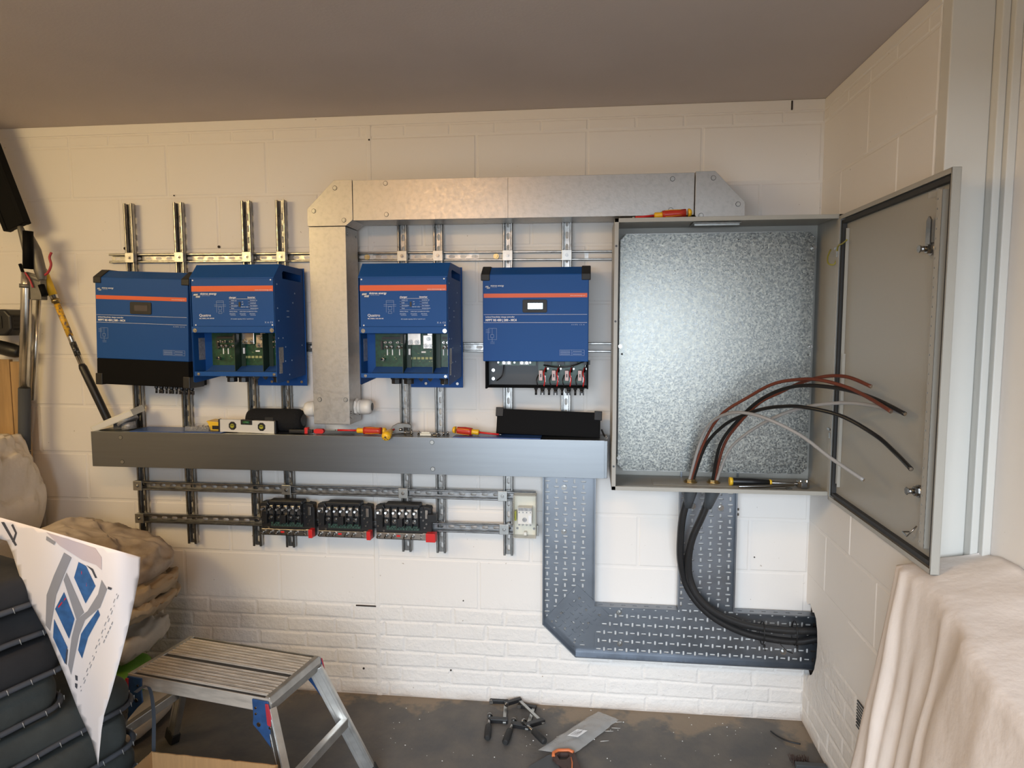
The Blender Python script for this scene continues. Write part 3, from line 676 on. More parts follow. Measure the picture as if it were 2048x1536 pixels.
    mb = MB(); mb.box((-.105, -.160, .212), (-.014, -.180, .222)); mb.box((-.112, -.160, .170), (-.104, -.172, .205)); mb.box((.140, -.160, .212), (.175, -.180, .222)); mb.build('black_block', M_BLACK, pc)
    mb = MB(); mb.box((.000, -.185, .190), (.052, -.190, .245)); mb.box((.064, -.190, .176), (.100, -.195, .228)); mb.box((.080, -.185, .228), (.100, -.190, .25)); mb.build('copper_plate', M_COPPER, t, .0008, loc=(0, -.030, 0))
    mb = MB()
    for x, z in ((.012, .201), (.038, .201)): mb.cyl((x, -.190, z), (x, -.197, z), .0095, 16); mb.cyl((x, -.197, z), (x, -.203, z), .005, 8)
    for x, z in ((.074, .187), (.093, .187), (.086, .214)): mb.cyl((x, -.195, z), (x, -.202, z), .0088, 16); mb.cyl((x, -.202, z), (x, -.208, z), .005, 8)
    mb.build('bolt', M_CHROME, t, loc=(0, -.030, 0))
    for x in (-.008, .112):
        d = box('divider', (x - .002, -.200, .080), (x, F + .020, .234), M_PCBD, t)
        MB().add([(x + .001, -.215, .086), (x + .020, -.215, .086), (x + .020, -.215, .234), (x + .001, -.215, .234)], [(0, 1, 2, 3)]).build('flap', M_PCBD, d)
    MB().box((-.020, -.235, .198), (-.004, -.255, .232)).build('capacitor_block', M_BLACK, t)
    # black cable glands hanging under the bay
    for x in (-.050, .000, .150):
        mb = MB(); mb.cyl((x, -.215, .078), (x, -.215, .052), .024, 20); mb.cyl((x, -.215, .052), (x, -.215, .034), .021, 8, False); mb.build('gland', M_BLACK, t, .001)
    mb = MB()
    for x in (.045, .082): mb.tube([(x, -.19, .080), (x, -.19, .058), (x, -.19, .042)], [.020, .014, .004], 12)
    mb.build('bung', M_GREYP, t)
    return t
iv = inverter('blue inverter charger next to the left charge controller, open at the bottom', (-1.4145, -.0455, 1.440))
iv2 = dup(iv, 'blue inverter charger right of the upright trunking, open at the bottom', (-.7165, -.0455, 1.438))
# small hanger clips under the blue units, on the channels
for lab, x in (('second from left', -.640), ('left', -.797)):
    pass

# ---------------------------------------------------------------- grey enclosure
EX0, EX1, EZ0, EZ1, EF, EB = .093, .905, 1.072, 2.1025, -.315, -.0445
t = thing('enclosure', 'large open grey steel wall enclosure with a galvanised back plate', 'enclosure', ((EX0 + EX1) / 2, EB, EZ0))
ox, oy, oz = t.location
mb = MB(); th = .002
def bxw(a, b): mb.box((a[0] - ox, a[1] - oy, a[2] - oz), (b[0] - ox, b[1] - oy, b[2] - oz))
bxw((EX0, EB, EZ0), (EX1, EB - th, EZ1)); bxw((EX0, EB, EZ0), (EX0 + th, EF, EZ1)); bxw((EX1 - th, EB, EZ0), (EX1, EF, EZ1))
bxw((EX0, EB, EZ0), (EX1, EF, EZ0 + th)); bxw((EX0, EB, EZ1 - th), (EX1, EF, EZ1))
mb.build('body', M_ENCL, t)
# front rim: folded flange with a small outward channel
mb = MB(); rw = .0155
for (a, b) in (((EX0, EF, EZ0), (EX0 + rw, EF - .0022, EZ1)), ((EX1 - rw, EF, EZ0), (EX1, EF - .0022, EZ1)), ((EX0, EF, EZ0), (EX1, EF - .0022, EZ0 + rw)), ((EX0, EF, EZ1 - rw), (EX1, EF - .0022, EZ1))): bxw(a, b)
for (a, b) in (((EX0 + rw - .002, EF + .016, EZ0 + rw), (EX0 + rw, EF, EZ1 - rw)), ((EX1 - rw, EF + .016, EZ0 + rw), (EX1 - rw + .002, EF, EZ1 - rw)), ((EX0 + rw, EF + .016, EZ0 + rw - .002), (EX1 - rw, EF, EZ0 + rw)), ((EX0 + rw, EF + .016, EZ1 - rw), (EX1 - rw, EF, EZ1 - rw + .002))): bxw(a, b)
mb.build('rim', M_ENCL, t, .0012)
mb = MB()
for z in (2.0, 1.72, 1.165): mb.cyl((EX0 + .007 - ox, EF - .0022 - oy, z - oz), (EX0 + .007 - ox, EF - .0036 - oy, z - oz), .0042, 10)
mb.build('rim_plug', M_GREYP, t)
# back plate with corner holes
px0, px1, pz0, pz1, py = .124, .876, 1.108, 2.068, -.112
mb = MB(); hs = []
for x in (px0 + .012, px1 - .012):
    for z in (pz0 + .02, (pz0 + pz1) / 2, pz1 - .02): hs.append([(x - ox + .0045 * math.cos(a * PI / 4), z - oz + .0045 * math.sin(a * PI / 4)) for a in range(8)])
a = .022
outl = [(px0 + a, pz0 + .0), (px1 - a, pz0), (px1, pz0 + a), (px1, pz1 - a), (px1 - a, pz1), (px0 + a, pz1), (px0, pz1 - a), (px0, pz0 + a)]
sheet(mb, [(x - ox, z - oz) for x, z in outl], hs, .0025, lambda u, v, h: (u, py - oy + h, v))
bp_ = mb.build('back_plate', M_SPAN, t)
box('plate_fold', (px0 + .022 - ox, py - oy, pz1 - oz), (px1 - .022 - ox, py + .014 - oy, pz1 + .002 - oz), M_GALV, bp_); box('plate_fold', (px0 + .022 - ox, py - oy, pz0 - .002 - oz), (px1 - .022 - ox, py + .014 - oy, pz0 - oz), M_GALV, bp_)
mb = MB()
for x in (px0 + .004, px1 - .006):
    for z in (1.62, 2.005 if x > .5 else 1.16): mb.cyl((x - ox, py - oy, z - oz), (x - ox, py - .010 - oy, z - oz), .0085, 6, False); mb.cyl((x - ox, py - .010 - oy, z - oz), (x - ox, py - .020 - oy, z - oz), .0045, 10)
for x in (px0 + .012, px1 - .012):
    for z in (pz0 + .02, pz1 - .02): mb.cyl((x - ox, EB - oy - .002, z - oz), (x - ox, py + .003 - oy, z - oz), .005, 8)
mb.build('mounting_stud', M_CHROME, bp_)
# cable entry plates in the top and the bottom
mb = MB(); bxw((.395, -.10, EZ1 - .004), (.575, -.205, EZ1 - .008)); bxw((.400, -.185, EZ1 - .0081), (.570, -.195, EZ1 - .016)); mb.build('top_entry_plate', M_PLATE, t, .001)
mb = MB(); bxw((.26, -.12, EZ0 + .002), (.62, -.225, EZ0 + .0045)); mb.build('bottom_entry_plate', M_ENCL, t, .001)
mb = MB()
for x in (.412, .502):
    c = Vector((x - ox, -.168 - oy, EZ0 + .0045 - oz)); mb.cyl(c, c + Vector((0, 0, .004)), .026, 22); mb.cyl(c + Vector((0, 0, .004)), c + Vector((0, 0, .013)), .020, 8, False)
mb.build('brass_locknut', M_BRASS, t)
# hinges
for z in (1.30, 1.96):
    mb = MB(); mb.cyl((EX1 - .004 - ox, EF - .012 - oy, z - .03 - oz), (EX1 - .004 - ox, EF - .012 - oy, z + .03 - oz), .0045, 10)
    bxw((EX1 - .020, EF - .001, z - .010), (EX1 - .004, EF - .012, z + .010)); bxw((EX1 - .020, EF + .02, z + .018), (EX1 - .014, EF - .006, z + .026)); mb.build('hinge', M_CHROME, t)
# door, hinged on the right, standing open at a right angle
d = bpy.data.objects.new('door', None); C.objects.link(d); d.parent = t; d.location = (EX1 + .003 - ox, EF - .012 - oy, 0); d.rotation_euler = (0, 0, math.radians(-90.2))
DW, DH = .764, EZ1 - EZ0 + .002     # local: +x runs from hinge to free edge, inside face looks to -y ... (rotated: -X in the room)
zz = -.010
DT = .021
mb = MB()
mb.box((0, 0, zz), (DW, .0016, zz + DH))
mb.box((0, 0, zz), (DW, -DT, zz + .0016)); mb.box((0, 0, zz + DH - .0016), (DW, -DT, zz + DH)); mb.box((0, 0, zz), (.0016, -DT, zz + DH)); mb.box((DW - .0016, 0, zz), (DW, -DT, zz + DH))
mb.box((0, -DT, zz), (DW, -DT + .0016, zz + .014)); mb.box((0, -DT, zz + DH - .014), (DW, -DT + .0016, zz + DH)); mb.box((0, -DT, zz), (.012, -DT + .0016, zz + DH)); mb.box((DW - .005, -DT, zz), (DW, -DT + .0016, zz + DH))
mb.build('door_leaf', M_ENCL, d, .0006)
mb = MB()
for a, b in (((.012, -.001, .018), (.024, -.016, DH - .018)), ((.012, -.001, .018), (DW - .012, -.016, .030)), ((.012, -.001, DH - .030), (DW - .012, -.016, DH - .018)), ((DW - .020, -.001, .018), (DW - .010, -.016, DH - .018))): mb.box((a[0], a[1], a[2] + zz), (b[0], b[1], b[2] + zz))
mb.build('gasket', M_GASK, d)
# perforated stiffener near the free edge and rail near the hinge
def perf(x0, x1, z0, z1, holes_x, name, y0=-.001, y1=-.019, pitch=.0125):
    mb = MB(); xm = (x0 + x1) / 2
    hs = []; z = z0 + .012
    while z < z1 - .008: hs.append(rect(holes_x, z, .0045, .0055, .001)); z += pitch
    sheet(mb, [(x0, z0), (x1, z0), (x1, z1), (x0, z1)], hs, .0015, lambda u, v, h: (u, y1 + h, v))
    mb.box((x0, y0, z0), (x0 + .0015, y1, z1)); mb.box((x1 - .0015, y0, z0), (x1, y1, z1)); mb.box((x0, y0, z0), (x1, y0 - .001, z1))
    return mb.build(name, M_ENCL, d)
perf(DW - .075, DW - .046, .045, DH - .055, DW - .068, 'stiffener', pitch=.025)
box('hinge_side_stiffener', (.046, -.001, .06), (.0475, -.012, DH - .06), M_ENCL, d); box('hinge_side_stiffener', (.058, -.001, .05), (.0595, -.012, DH - .50), M_ENCL, d)
def lock(z, lever):
    mb = MB(); x = DW - .105
    mb.cyl((x, -.001, z), (x, -.014, z), .017, 18); mb.cyl((x, -.014, z), (x, -.024, z), .013, 6, False); mb.cyl((x, -.024, z), (x, -.040, z), .0075, 14); mb.cyl((x, -.040, z), (x, -.043, z), .011, 6, False)
    if lever: mb.prism(rect(x - .004, z + .042, .024, .085, .010), -.016, -.020, 'y')
    mb.build('lock_cam', M_CHROME, d)
lock(.835, True); lock(.185, False)
mb = MB(); mb.box((DW - .135, -.001, DH - .062), (DW - .075, -.012, DH - .045)); mb.box((DW - .085, -.012, DH - .075), (DW - .078, -.016, DH - .045)); mb.build('latch_clip', M_CLEAR, d)
mb = MB(); mb.tube([(DW - .16, -.004, .055), (DW - .16, -.022, .055), (DW - .135, -.022, .050), (DW - .12, -.022, .062), (DW - .115, -.006, .085)], .0022, 6); mb.build('document_hook', M_CHROME, d)
# green-yellow earth lead from enclosure side to the door
mb = MB(); P = [(EX1 - .012, -.235, 1.985), (EX1 - .03, -.26, 1.955), (EX1 - .035, -.285, 1.93), (EX1 - .02, -.30, 1.925), (EX1 - .012, -.30, 1.95), (EX1 - .02, -.33, 1.985), (EX1 - .018, -.37, 1.992), (EX1 - .017, -.405, 2.0)]
mb.tube(smooth_path([(x - ox, y - oy, z - oz) for x, y, z in P]), .0028, 8); mb.build('earth_lead', mat('green yellow insulation', (.30, .27, .04), .4), t)

# ---------------------------------------------------------------- perforated cable tray
def slots_for(poly, ax, ay, pitch_c, pitch_r, rot=0.0, phase=0, d=.013):
    """alternate upright and lying slots on a grid, kept inside poly"""
    hs = []; c, s_ = math.cos(rot), math.sin(rot)
    n = 60
    for i in range(-n, n):
        for j in range(-n, n):
            u0, v0 = i * pitch_c, j * pitch_r
            u, v = ax + u0 * c - v0 * s_, ay + u0 * s_ + v0 * c
            if not inside((u, v), poly, d): continue
            up = (i + j + phase) % 2 == 0
            hs.append(rect(u, v, *((.0078, .0195) if up else (.0215, .0068)), .0018, rot))
    return hs
tt = thing('cable_tray', 'perforated steel cable tray turning from the metal shelf to the right wall', 'cable tray', (0, -.004, .26), group='perforated cable trays')
def trayfr(y): return lambda u, v, h: (u, y + .004 + h, v - .26)
zc = .257
V = [(-.190, .402), (-.045, .262), (.036, .262), (.036, 1.088), (-.190, 1.088)]
mb = MB(); sheet(mb, V, slots_for(V, -.172, .418, .0390, .0245), .0015, trayfr(-.012)); mb.build('upright_length', M_TRAY, tt)
Hh = [(.0365, .262), (1.12, .262), (1.12, .4935), (.0365, .4935)]
mb = MB(); sheet(mb, Hh, slots_for(Hh, .055, .282, .0245, .0385, 0, 1), .0015, trayfr(-.012)); mb.build('level_length', M_TRAY, tt)
def flange(name, pts, dep=.046, slots=False):
    """wall of the tray along a polyline of (x,z)"""
    mb = MB()
    for (x0, z0), (x1, z1) in zip(pts, pts[1:]):
        L = math.hypot(x1 - x0, z1 - z0); ux, uz = (x1 - x0) / L, (z1 - z0) / L; hs = []
        if slots:
            k = .03
            while k < L - .02: hs.append(rect(k, .024, .018, .006, .001)); k += .049
        sheet(mb, [(0, 0), (L, 0), (L, dep), (0, dep)], hs, .0015, lambda u, v, h, x0=x0, z0=z0, ux=ux, uz=uz: (x0 + ux * u - uz * h, -.008 - v, z0 + uz * u + ux * h - .26))
        # rolled lip
        sheet(mb, [(0, 0), (L, 0), (L, .0045), (0, .0045)], [], .0012, lambda u, v, h, x0=x0, z0=z0, ux=ux, uz=uz: (x0 + ux * u - uz * v, -.008 - dep - h, z0 + uz * u + ux * v - .26))
    return mb.build(name, M_TRAY, tt)
flange('left_flange', [(-.190, 1.088), (-.190, .402), (-.045, .2605), (1.12, .2605)])
flange('right_flange', [(.036, .495), (.036, 1.088)])
flange('top_flange', [(.386, .4955), (.036, .4955)], slots=True); flange('top_flange', [(1.12, .4955), (.6235, .4955)], slots=True)
# overlapping corner plate set at 45 degrees
cp = [(-.0415, .571), (.102, .440), (-.047, .280), (-.178, .413)]
cpp = cp
ang = math.atan2(.440 - .571, .102 + .0415)
mb = MB(); sheet(mb, cpp, slots_for(cpp, -.04, .42, .030, .026, ang, 0, .012), .0015, trayfr(-.0145)); cpl = mb.build('corner_plate', M_TRAY, tt)
mb = MB()
for x, z in ((-.092, .372), (-.03, .51), (.01, .40), (.06, .44), (-.05, .31), (-.11, .44), (-.15, .40), (.0, .46)): mb.cyl((x, -.0105, z - .26), (x, -.0155, z - .26), .005, 10)
mb.build('rivet', M_CHROME, cpl)
sp = box('splice_plate', (-.187, -.0086, .705 - .26), (.033, -.0096, .7058 - .26), M_TRAY, tt)
mb = MB()
for x, z in ((-.100, 1.003), (-.100, .806), (.143, .452), (.148, .310), (.84, .312)):
    mb.cyl((x, -.0085, z - .26), (x, -.0105, z - .26), .0125, 20); mb.cyl((x, -.0105, z - .26), (x, -.020, z - .26), .0085, 6, False); mb.cyl((x, -.02, z - .26), (x, -.026, z - .26), .004, 8)
mb.build('bolt', M_CHROME, tt)
# second tray rising to the enclosure
t2 = thing('cable_tray', 'short upright perforated steel tray below the grey enclosure behind black cables', 'cable tray', (.5045, -.018, .483), group='perforated cable trays')
V2 = [(-.1165, 0), (.1180, 0), (.1180, .62), (-.1165, .62)]
mb = MB(); sheet(mb, V2, slots_for(V2, -.098, .024, .0390, .0245), .0015, lambda u, v, h: (u, -.002 + h, v)); mb.build('base', M_TRAY, t2)
for s_, nm in ((-.1165, 'left_flange'), (.1180, 'right_flange')):
    mb = MB(); mb.box((s_, -.002, .0 if s_ < 0 else .012), (s_ - math.copysign(.0015, s_), -.040, .62)); mb.box((s_, -.040, .012), (s_ - math.copysign(.006, s_), -.0412, .62)); mb.build(nm, M_TRAY, t2)
mb = MB()
for x, z in ((-.058, .455), (.058, .452)): mb.cyl((x, -.002, z), (x, -.004, z), .0125, 20); mb.cyl((x, -.004, z), (x, -.011, z), .0085, 6, False)
for z in (.43, .452): mb.cyl((.1175, -.02, z), (.128, -.02, z), .006, 6, False)
mb.build('bolt', M_CHROME, t2)

# ---------------------------------------------------------------- cables and conductors
def cable(label, sheath, shroud, conds, zlock):
    L = sheath[0]
    t = thing('power_cable', label, 'power cable', sheath[0], group='thick armoured cables')
    o = Vector(sheath[0]); mb = MB(); pts = [Vector(p) - o for p in smooth_path(sheath, 8)]
    mb.tube(pts, .0150, 16); mb.build('sheath', M_CABLE, t)
    mb = MB(); mb.tube([Vector(p) - o for p in shroud], [.031, .029, .022, .016], 18); mb.build('gland_shroud', M_GREYP, t)
    for nm, m, pp, r in conds:
        q = [Vector(p) - o for p in smooth_path(pp, 8)]; c = MB().tube(q, r, 12).build(nm, m, t)
        dd = (q[-1] - q[-2]).normalized(); MB().cyl(q[-1], q[-1] + dd * .0012, r * .78, 12).build('bare_end', M_COPPER, c)
def wpath(px, ys, x0):
    """image way-points with their depths"""
    n = len(px); out = [Vector((x0, -.168, EZ0 + .002))]
    for i, (x, y) in enumerate(px):
        f = (i + 1) / n; out.append(at(x, y, -.168 + (ys + .168) * f ** 1.25))
    return out
YG, YBR, YK = -.86, -.95, -1.0
A = [('grey_conductor', M_WGRY, wpath([(1400, 885), (1420, 848), (1445, 831), (1480, 825), (1530, 836), (1600, 870), (1660, 915), (1727, 960)], -.84, .405), .0058),
     ('brown_conductor', M_WBRN, wpath([(1408, 885), (1442, 830), (1497, 794), (1546, 768), (1596, 759), (1640, 760), (1695, 775), (1740, 797), (1782, 823)], -.93, .412), .0058),
     ('black_conductor', M_WBLK, wpath([(1410, 893), (1446, 852), (1485, 831), (1525, 818), (1563, 813), (1605, 814), (1680, 831), (1750, 870), (1790, 905), (1822, 938)], -.99, .419), .0064)]
B = [('black_conductor', M_WBLK, wpath([(1440, 890), (1478, 838), (1520, 800), (1570, 777), (1620, 771), (1690, 779), (1750, 798), (1810, 828)], -.95, .498), .0064),
     ('brown_conductor', M_WBRN, wpath([(1448, 890), (1482, 842), (1520, 805), (1560, 785), (1600, 766), (1650, 753), (1695, 754), (1742, 773)], -.76, .504), .0058),
     ('grey_conductor', M_WGRY, wpath([(1457, 903), (1490, 870), (1535, 842), (1585, 821), (1640, 809), (1700, 806), (1755, 813), (1806, 826)], -.93, .511), .0058)]
def low(px, y0, y1):
    n = len(px); return [at(x, y, y0 + (y1 - y0) * min(1, i / 3)) for i, (x, y) in enumerate(px)]
sA = [Vector((.412, -.168, EZ0 - .03))] + low([(1366, 1030), (1361, 1075), (1361, 1120), (1371, 1165), (1395, 1205), (1435, 1240), (1490, 1266), (1550, 1279), (1600, 1283)], -.150, -.060) + [Vector((1.00, -.058, .405)), Vector((1.12, -.058, .40))]
sB = [Vector((.500, -.168, EZ0 - .03))] + low([(1405, 1030), (1385, 1075), (1377, 1115), (1379, 1155), (1395, 1192), (1430, 1224), (1485, 1248), (1550, 1259), (1600, 1262)], -.150, -.082) + [Vector((1.00, -.078, .443)), Vector((1.12, -.078, .44))]
def shr(x, nx): return [(x, -.168, EZ0 - .003), (x, -.168, EZ0 - .030), (x + nx * .5, -.166, EZ0 - .065), (x + nx, -.162, EZ0 - .10)]
cable('thick black armoured cable entering the enclosure at the left gland', sA, shr(.412, -.008), A, 0)
cable('thick black armoured cable entering the enclosure at the right gland', sB, shr(.500, -.018), B, 0)
# tie wraps and a stray cable by the hole
def tie(x, y, z, r, label):
    mb = MB(); pts = [(x + .002 * math.sin(a), y + r * math.cos(a), z + r * 1.25 * math.sin(a)) for a in [k * PI / 8 for k in range(17)]]
    mb.tube(pts, .0024, 6); mb.box((x - .004, y - r - .006, z - r - .004), (x + .004, y - r + .002, z - r + .006)); mb.tube([(x, y - r, z - r), (x + .002, y - r - .010, z - r - .018)], .0018, 6)
    tag(mb.build('cable_tie', M_BLACK), label, 'cable tie', 'black cable ties')
tie(.865, -.070, .424, .040, 'black cable tie around the cables nearest the wall hole'); tie(.735, -.070, .418, .038, 'black cable tie around the cables, further from the wall hole')
mb = MB(); mb.tube(smooth_path([(.80, -.08, .385), (.825, -.10, .362), (.852, -.10, .350)]), .0022, 6); tag(mb.build('loose_wire', M_BLACK), 'short loose black wire hanging below the cables on the tray', 'wire')

# crimping tool and spanners lying in the enclosure
zf = EZ0 + .0045
t = thing('crimping_tool', 'long handled crimping tool with a black and yellow grip lying in the enclosure', 'crimping tool', (.56, -.205, zf))
mb = MB(); mb.tube([(0, 0, .016), (.012, 0, .016), (.08, .0, .016), (.150, .0, .014)], [.011, .0145, .014, .0115], 12); mb.build('grip', M_BLACK, t)
mb = MB(); mb.cyl((-.004, 0, .016), (.008, 0, .016), .0165, 14); mb.cyl((.148, 0, .014), (.156, 0, .014), .013, 12); mb.build('yellow_band', M_YEL, t)
mb = MB(); mb.tube([(.150, 0, .014), (.24, .002, .012), (.262, .004, .012)], .0065, 10); mb.tube([(.02, -.055, .009), (.12, -.045, .010), (.235, -.018, .012)], .006, 10); mb.prism(rect(.272, -.006, .045, .045, .012), .002, .024, 'z'); mb.cyl((.285, -.012, .002), (.285, -.012, .032), .009, 12); mb.cyl((.262, -.012, .002), (.262, -.012, .030), .006, 12); mb.build('jaw', M_CHROME, t, .001)
t = thing('spanner', 'small steel spanner lying beside the crimping tool in the enclosure', 'spanner', (.635, -.285, zf), (0, 0, math.radians(12)))
mb = MB(); mb.box((0, -.005, .001), (.13, .005, .005)); mb.cyl((.0, 0, 0), (0, 0, .007), .0125, 14); mb.cyl((.135, 0, 0), (.135, 0, .007), .014, 6, False); mb.build('bar', M_CHROME, t, .001)

# ---------------------------------------------------------------- fuse distribution blocks
def fuse_block(label, x, red_end):
    t = thing('fuse_block', label, 'fuse block', (x, -.0655, .772), group='busbar fuse blocks')
    W_ = .232
    box('base', (-.006, 0, .0), (W_ + .008, -.030, .150), M_BLACK, t, .002)
    MB().prism([(.038, .150), (.040, .164), (.192, .164), (.196, .150)], 0, -.052, 'y').build('top_hood', M_BLACK, t, .003)
    MB().prism([(-.004, .135), (.002, .153), (.030, .156), (.038, .140)], 0, -.045, 'y').build('side_hood', M_BLACK, t, .002)
    MB().prism([(.206, .140), (.212, .154), (.240, .150), (.242, .136)], 0, -.045, 'y').build('side_hood', M_BLACK, t, .002)
    b = box('busbar', (.000, -.036, .008), (.214, -.046, .034), M_COPPER, t, .0008)
    for xx in (.012, .046, .076, .130, .162): mb = MB(); mb.cyl((xx, -.046, .022), (xx, -.052, .022), .0085, 14); mb.cyl((xx, -.0519, .022), (xx - .003, -.068, .020), .0045, 8); mb.build('stud', M_CHROME, b)
    for z in (.027, .014): MB().cyl((.198, -.046, z), (.198, -.049, z), .004, 8).build('screw', M_CHROME, b)
    box('red_stamp', (.090, -.046, .018), (.106, -.0475, .026), M_RED, b)
    mb = MB(); mb.box((.205, -.033, .006), (.222, -.044, .036)); mb.box((.0, -.033, .112), (.026, -.043, .140)); mb.box((.216, -.033, .100), (.228, -.043, .140)); mb.build('coupling_plate', M_COPPER, t, .001)
    mb = MB()
    for xx in (.046, .080, .112, .144, .176): mb.box((xx - .012, -.030, .100), (xx + .013, -.038, .138))
    mb.build('contact_plate', M_COPPER, t, .001)
    for xx in (.044, .078, .106, .136, .170, .010):
        mb = MB(); mb.cyl((xx, -.036, .124), (xx, -.046, .124), .0088, 12); mb.cyl((xx, -.0459, .124), (xx + .003, -.066, .127), .0050, 8); mb.build('stud', M_CHROME, t)
    for xx in (.044, .080, .134, .168): mb = MB(); mb.cyl((xx, -.030, .085), (xx, -.044, .085), .0095, 14); mb.cyl((xx, -.0439, .085), (xx, -.056, .085), .0048, 8); mb.build('stud', M_CHROME, t)
    mb = MB()
    for xx in (.030, .062, .095, .128, .160, .188): mb.box((xx - .0015, -.030, .060), (xx + .0015, -.058, .146))
    mb.box((.090, -.030, .064), (.118, -.055, .100)); mb.build('partition', M_BLACK, t, .0006)
    pc = box('circuit_board', (.044, -.034, .046), (.190, -.040, .064), mat('murky green board', (.05, .11, .085), .4, var=.6, vscale=120) if 'murky green board' not in bpy.data.materials else bpy.data.materials['murky green board'], t)
    mb = MB()
    for k in range(22): xx = .05 + k * .0062; mb.box((xx, -.040, .049 + .006 * (k % 2)), (xx + .0028, -.042, .054 + .006 * (k % 2)))
    mb.build('chip', M_BLACK, pc)
    for xx, z in ((.196, .105), (.206, .090), (.030, .040), (.212, .058), (.004, .060), (.198, .128), (.220, .075)): MB().cyl((xx, -.030, z), (xx, -.036, z), .0045, 10).build('small_screw', M_CHROME, t)
    w_ = .042 if red_end else .018
    box('red_cover', (.222, -.024, .002), (.222 + w_, -.060, .040), M_RED, t, .002)
    if red_end: box('black_cover', (.228, -.024, .088), (.268, -.055, .122), M_BLACK, t, .001)
    return t
X0 = -1.438
fuse_block('leftmost of the three black fuse blocks with silver studs below the shelf', X0, False)
fuse_block('middle one of the three black fuse blocks below the shelf', X0 + .2635, False)
fuse_block('rightmost of the three black fuse blocks, ending in a red block cover', X0 + .527, True)

# relay box
t = thing('relay_box', 'small clear cream box with a relay inside at the right end of the channels', 'relay box', (-.262, -.0650, .803), (0, math.radians(0), 0))
mb = MB(); mb.box((-.050, 0, 0), (.047, -.003, .185)); mb.build('back', M_CREAM, t, .001)
mb = MB()
for a, b in (((-.050, 0, 0), (-.0475, -.052, .185)), ((.0445, 0, 0), (.047, -.052, .185)), ((-.050, 0, 0), (.047, -.052, .0025)), ((-.050, 0, .1825), (.047, -.052, .185))): mb.box(a, b)
mb.build('side_wall', mat('frosted clear side', (.70, .70, .64), .3, alpha=.55), t, .001)
r_ = box('relay', (-.030, -.003, .060), (.030, -.046, .132), M_WPLAS, t, .001)
mb = MB(); mb.box((-.028, -.046, .118), (.030, -.047, .131)); mb.cyl((-.001, -.046, .080), (-.001, -.0475, .080), .010, 16); mb.build('terminal_row', M_LABEL, r_)
box('white_tab', (.016, -.046, .068), (.028, -.049, .100), M_WHITE, r_)
mb = MB()
for k in range(4): mb.cyl((-.024 + k * .016, -.0470, .112), (-.024 + k * .016, -.0478, .112), .003, 8); mb.cyl((-.024 + k * .016, -.040, .058), (-.024 + k * .016, -.047, .058), .004, 8)
mb.cyl((-.036, -.003, .030), (-.036, -.006, .030), .005, 12); mb.cyl((.036, -.003, .030), (.036, -.006, .030), .005, 12)
mb.build('screw', M_CHROME, r_)
box('earth_terminal', (-.0455, -.003, .070), (-.038, -.030, .112), M_LVIAL, t, .0006)
box('din_clip', (-.006, -.003, .006), (.006, -.028, .020), M_WPLAS, t, .001); box('din_rail', (.048, .0, .0), (.0555, -.012, .045), M_PLATE, t, .0008)

# ---------------------------------------------------------------- things on the shelf
def on(x, px=None): return x
t = thing('cream_panel', 'flat cream plastic panel tilted on a round base at the left end of the shelf', 'plastic panel', (-2.085, -.115, ZS))
mb = MB(); mb.box((-.104, -.045, .0), (.108, .045, .030)); pn = mb.build('panel', M_CREAM, t, .002, loc=(-.005, 0, .032), rot=(math.radians(8), math.radians(-22), 0))
box('end_face', (-.098, -.0455, .004), (.102, -.0462, .025), M_WPLAS, pn)
mb = MB(); mb.cyl((.040, 0, .030), (.030, 0, .048), .045, 24); mb.cyl((.042, 0, .0), (.038, 0, .032), .030, 20); mb.build('round_base', M_LABEL, t)
mb = MB(); mb.box((-.02, -.02, 0), (.02, .02, .035)); mb.build('foot', M_GREYP, t, .002)
t = box('metal_sheet', (-.190, -.062, 0), (.235, .066, .0035), M_DBLUE, None, .001); t.location = (-1.80, -.126, ZS); tag(t, 'blue sheet metal cover lying flat on the left half of the shelf', 'metal cover', 'blue covers on the shelf')
t = thing('parts_tray', 'small clear compartment box of screws lying on the blue sheet', 'parts box', (-1.692, -.118, ZS + .0037))
mb = MB(); mb.box((-.055, -.045, 0), (.055, .045, .002))
for a, b in (((-.055, -.045, 0), (.055, -.0435, .020)), ((-.055, .0435, 0), (.055, .045, .020)), ((-.055, -.045, 0), (-.0535, .045, .020)), ((.0535, -.045, 0), (.055, .045, .020)), ((-.018, -.045, 0), (-.0165, .045, .018)), ((.018, -.045, 0), (.0195, .045, .018))): mb.box(a, b)
mb.build('case', M_CLEAR, t)
mb = MB(); mb.box((-.055, .043, .018), (.055, .045, .052)); mb.build('lid', M_CLEAR, t, rot=None)
mb = MB()
for k in range(46):
    x, y, a = random.uniform(-.046, .046), random.uniform(-.036, .034), random.uniform(0, PI); mb.cyl((x, y, .003 + random.random() * .009), (x + .008 * math.cos(a), y + .008 * math.sin(a), .005 + random.random() * .009), .0022, 6)
s_ = mb.build('screws', M_GALV, t); s_['kind'] = 'stuff'
t = thing('yellow_case', 'small yellow plastic tool tray behind the spirit level', 'plastic tray', (-1.600, -.108, ZS + .004))
mb = MB(); mb.prism([(-.040, 0), (.042, 0), (.050, .034), (-.060, .042), (-.052, .034)], -.036, .040, 'y'); mb.build('body', M_YEL, t, .002)
mb = MB(); mb.box((-.052, -.030, .036), (.040, .034, .0385)); mb.build('dark_insert', M_GREYP, t); mb = MB(); mb.box((-.030, -.0365, .006), (.026, -.038, .022)); mb.build('front_window', M_BLACK, t)
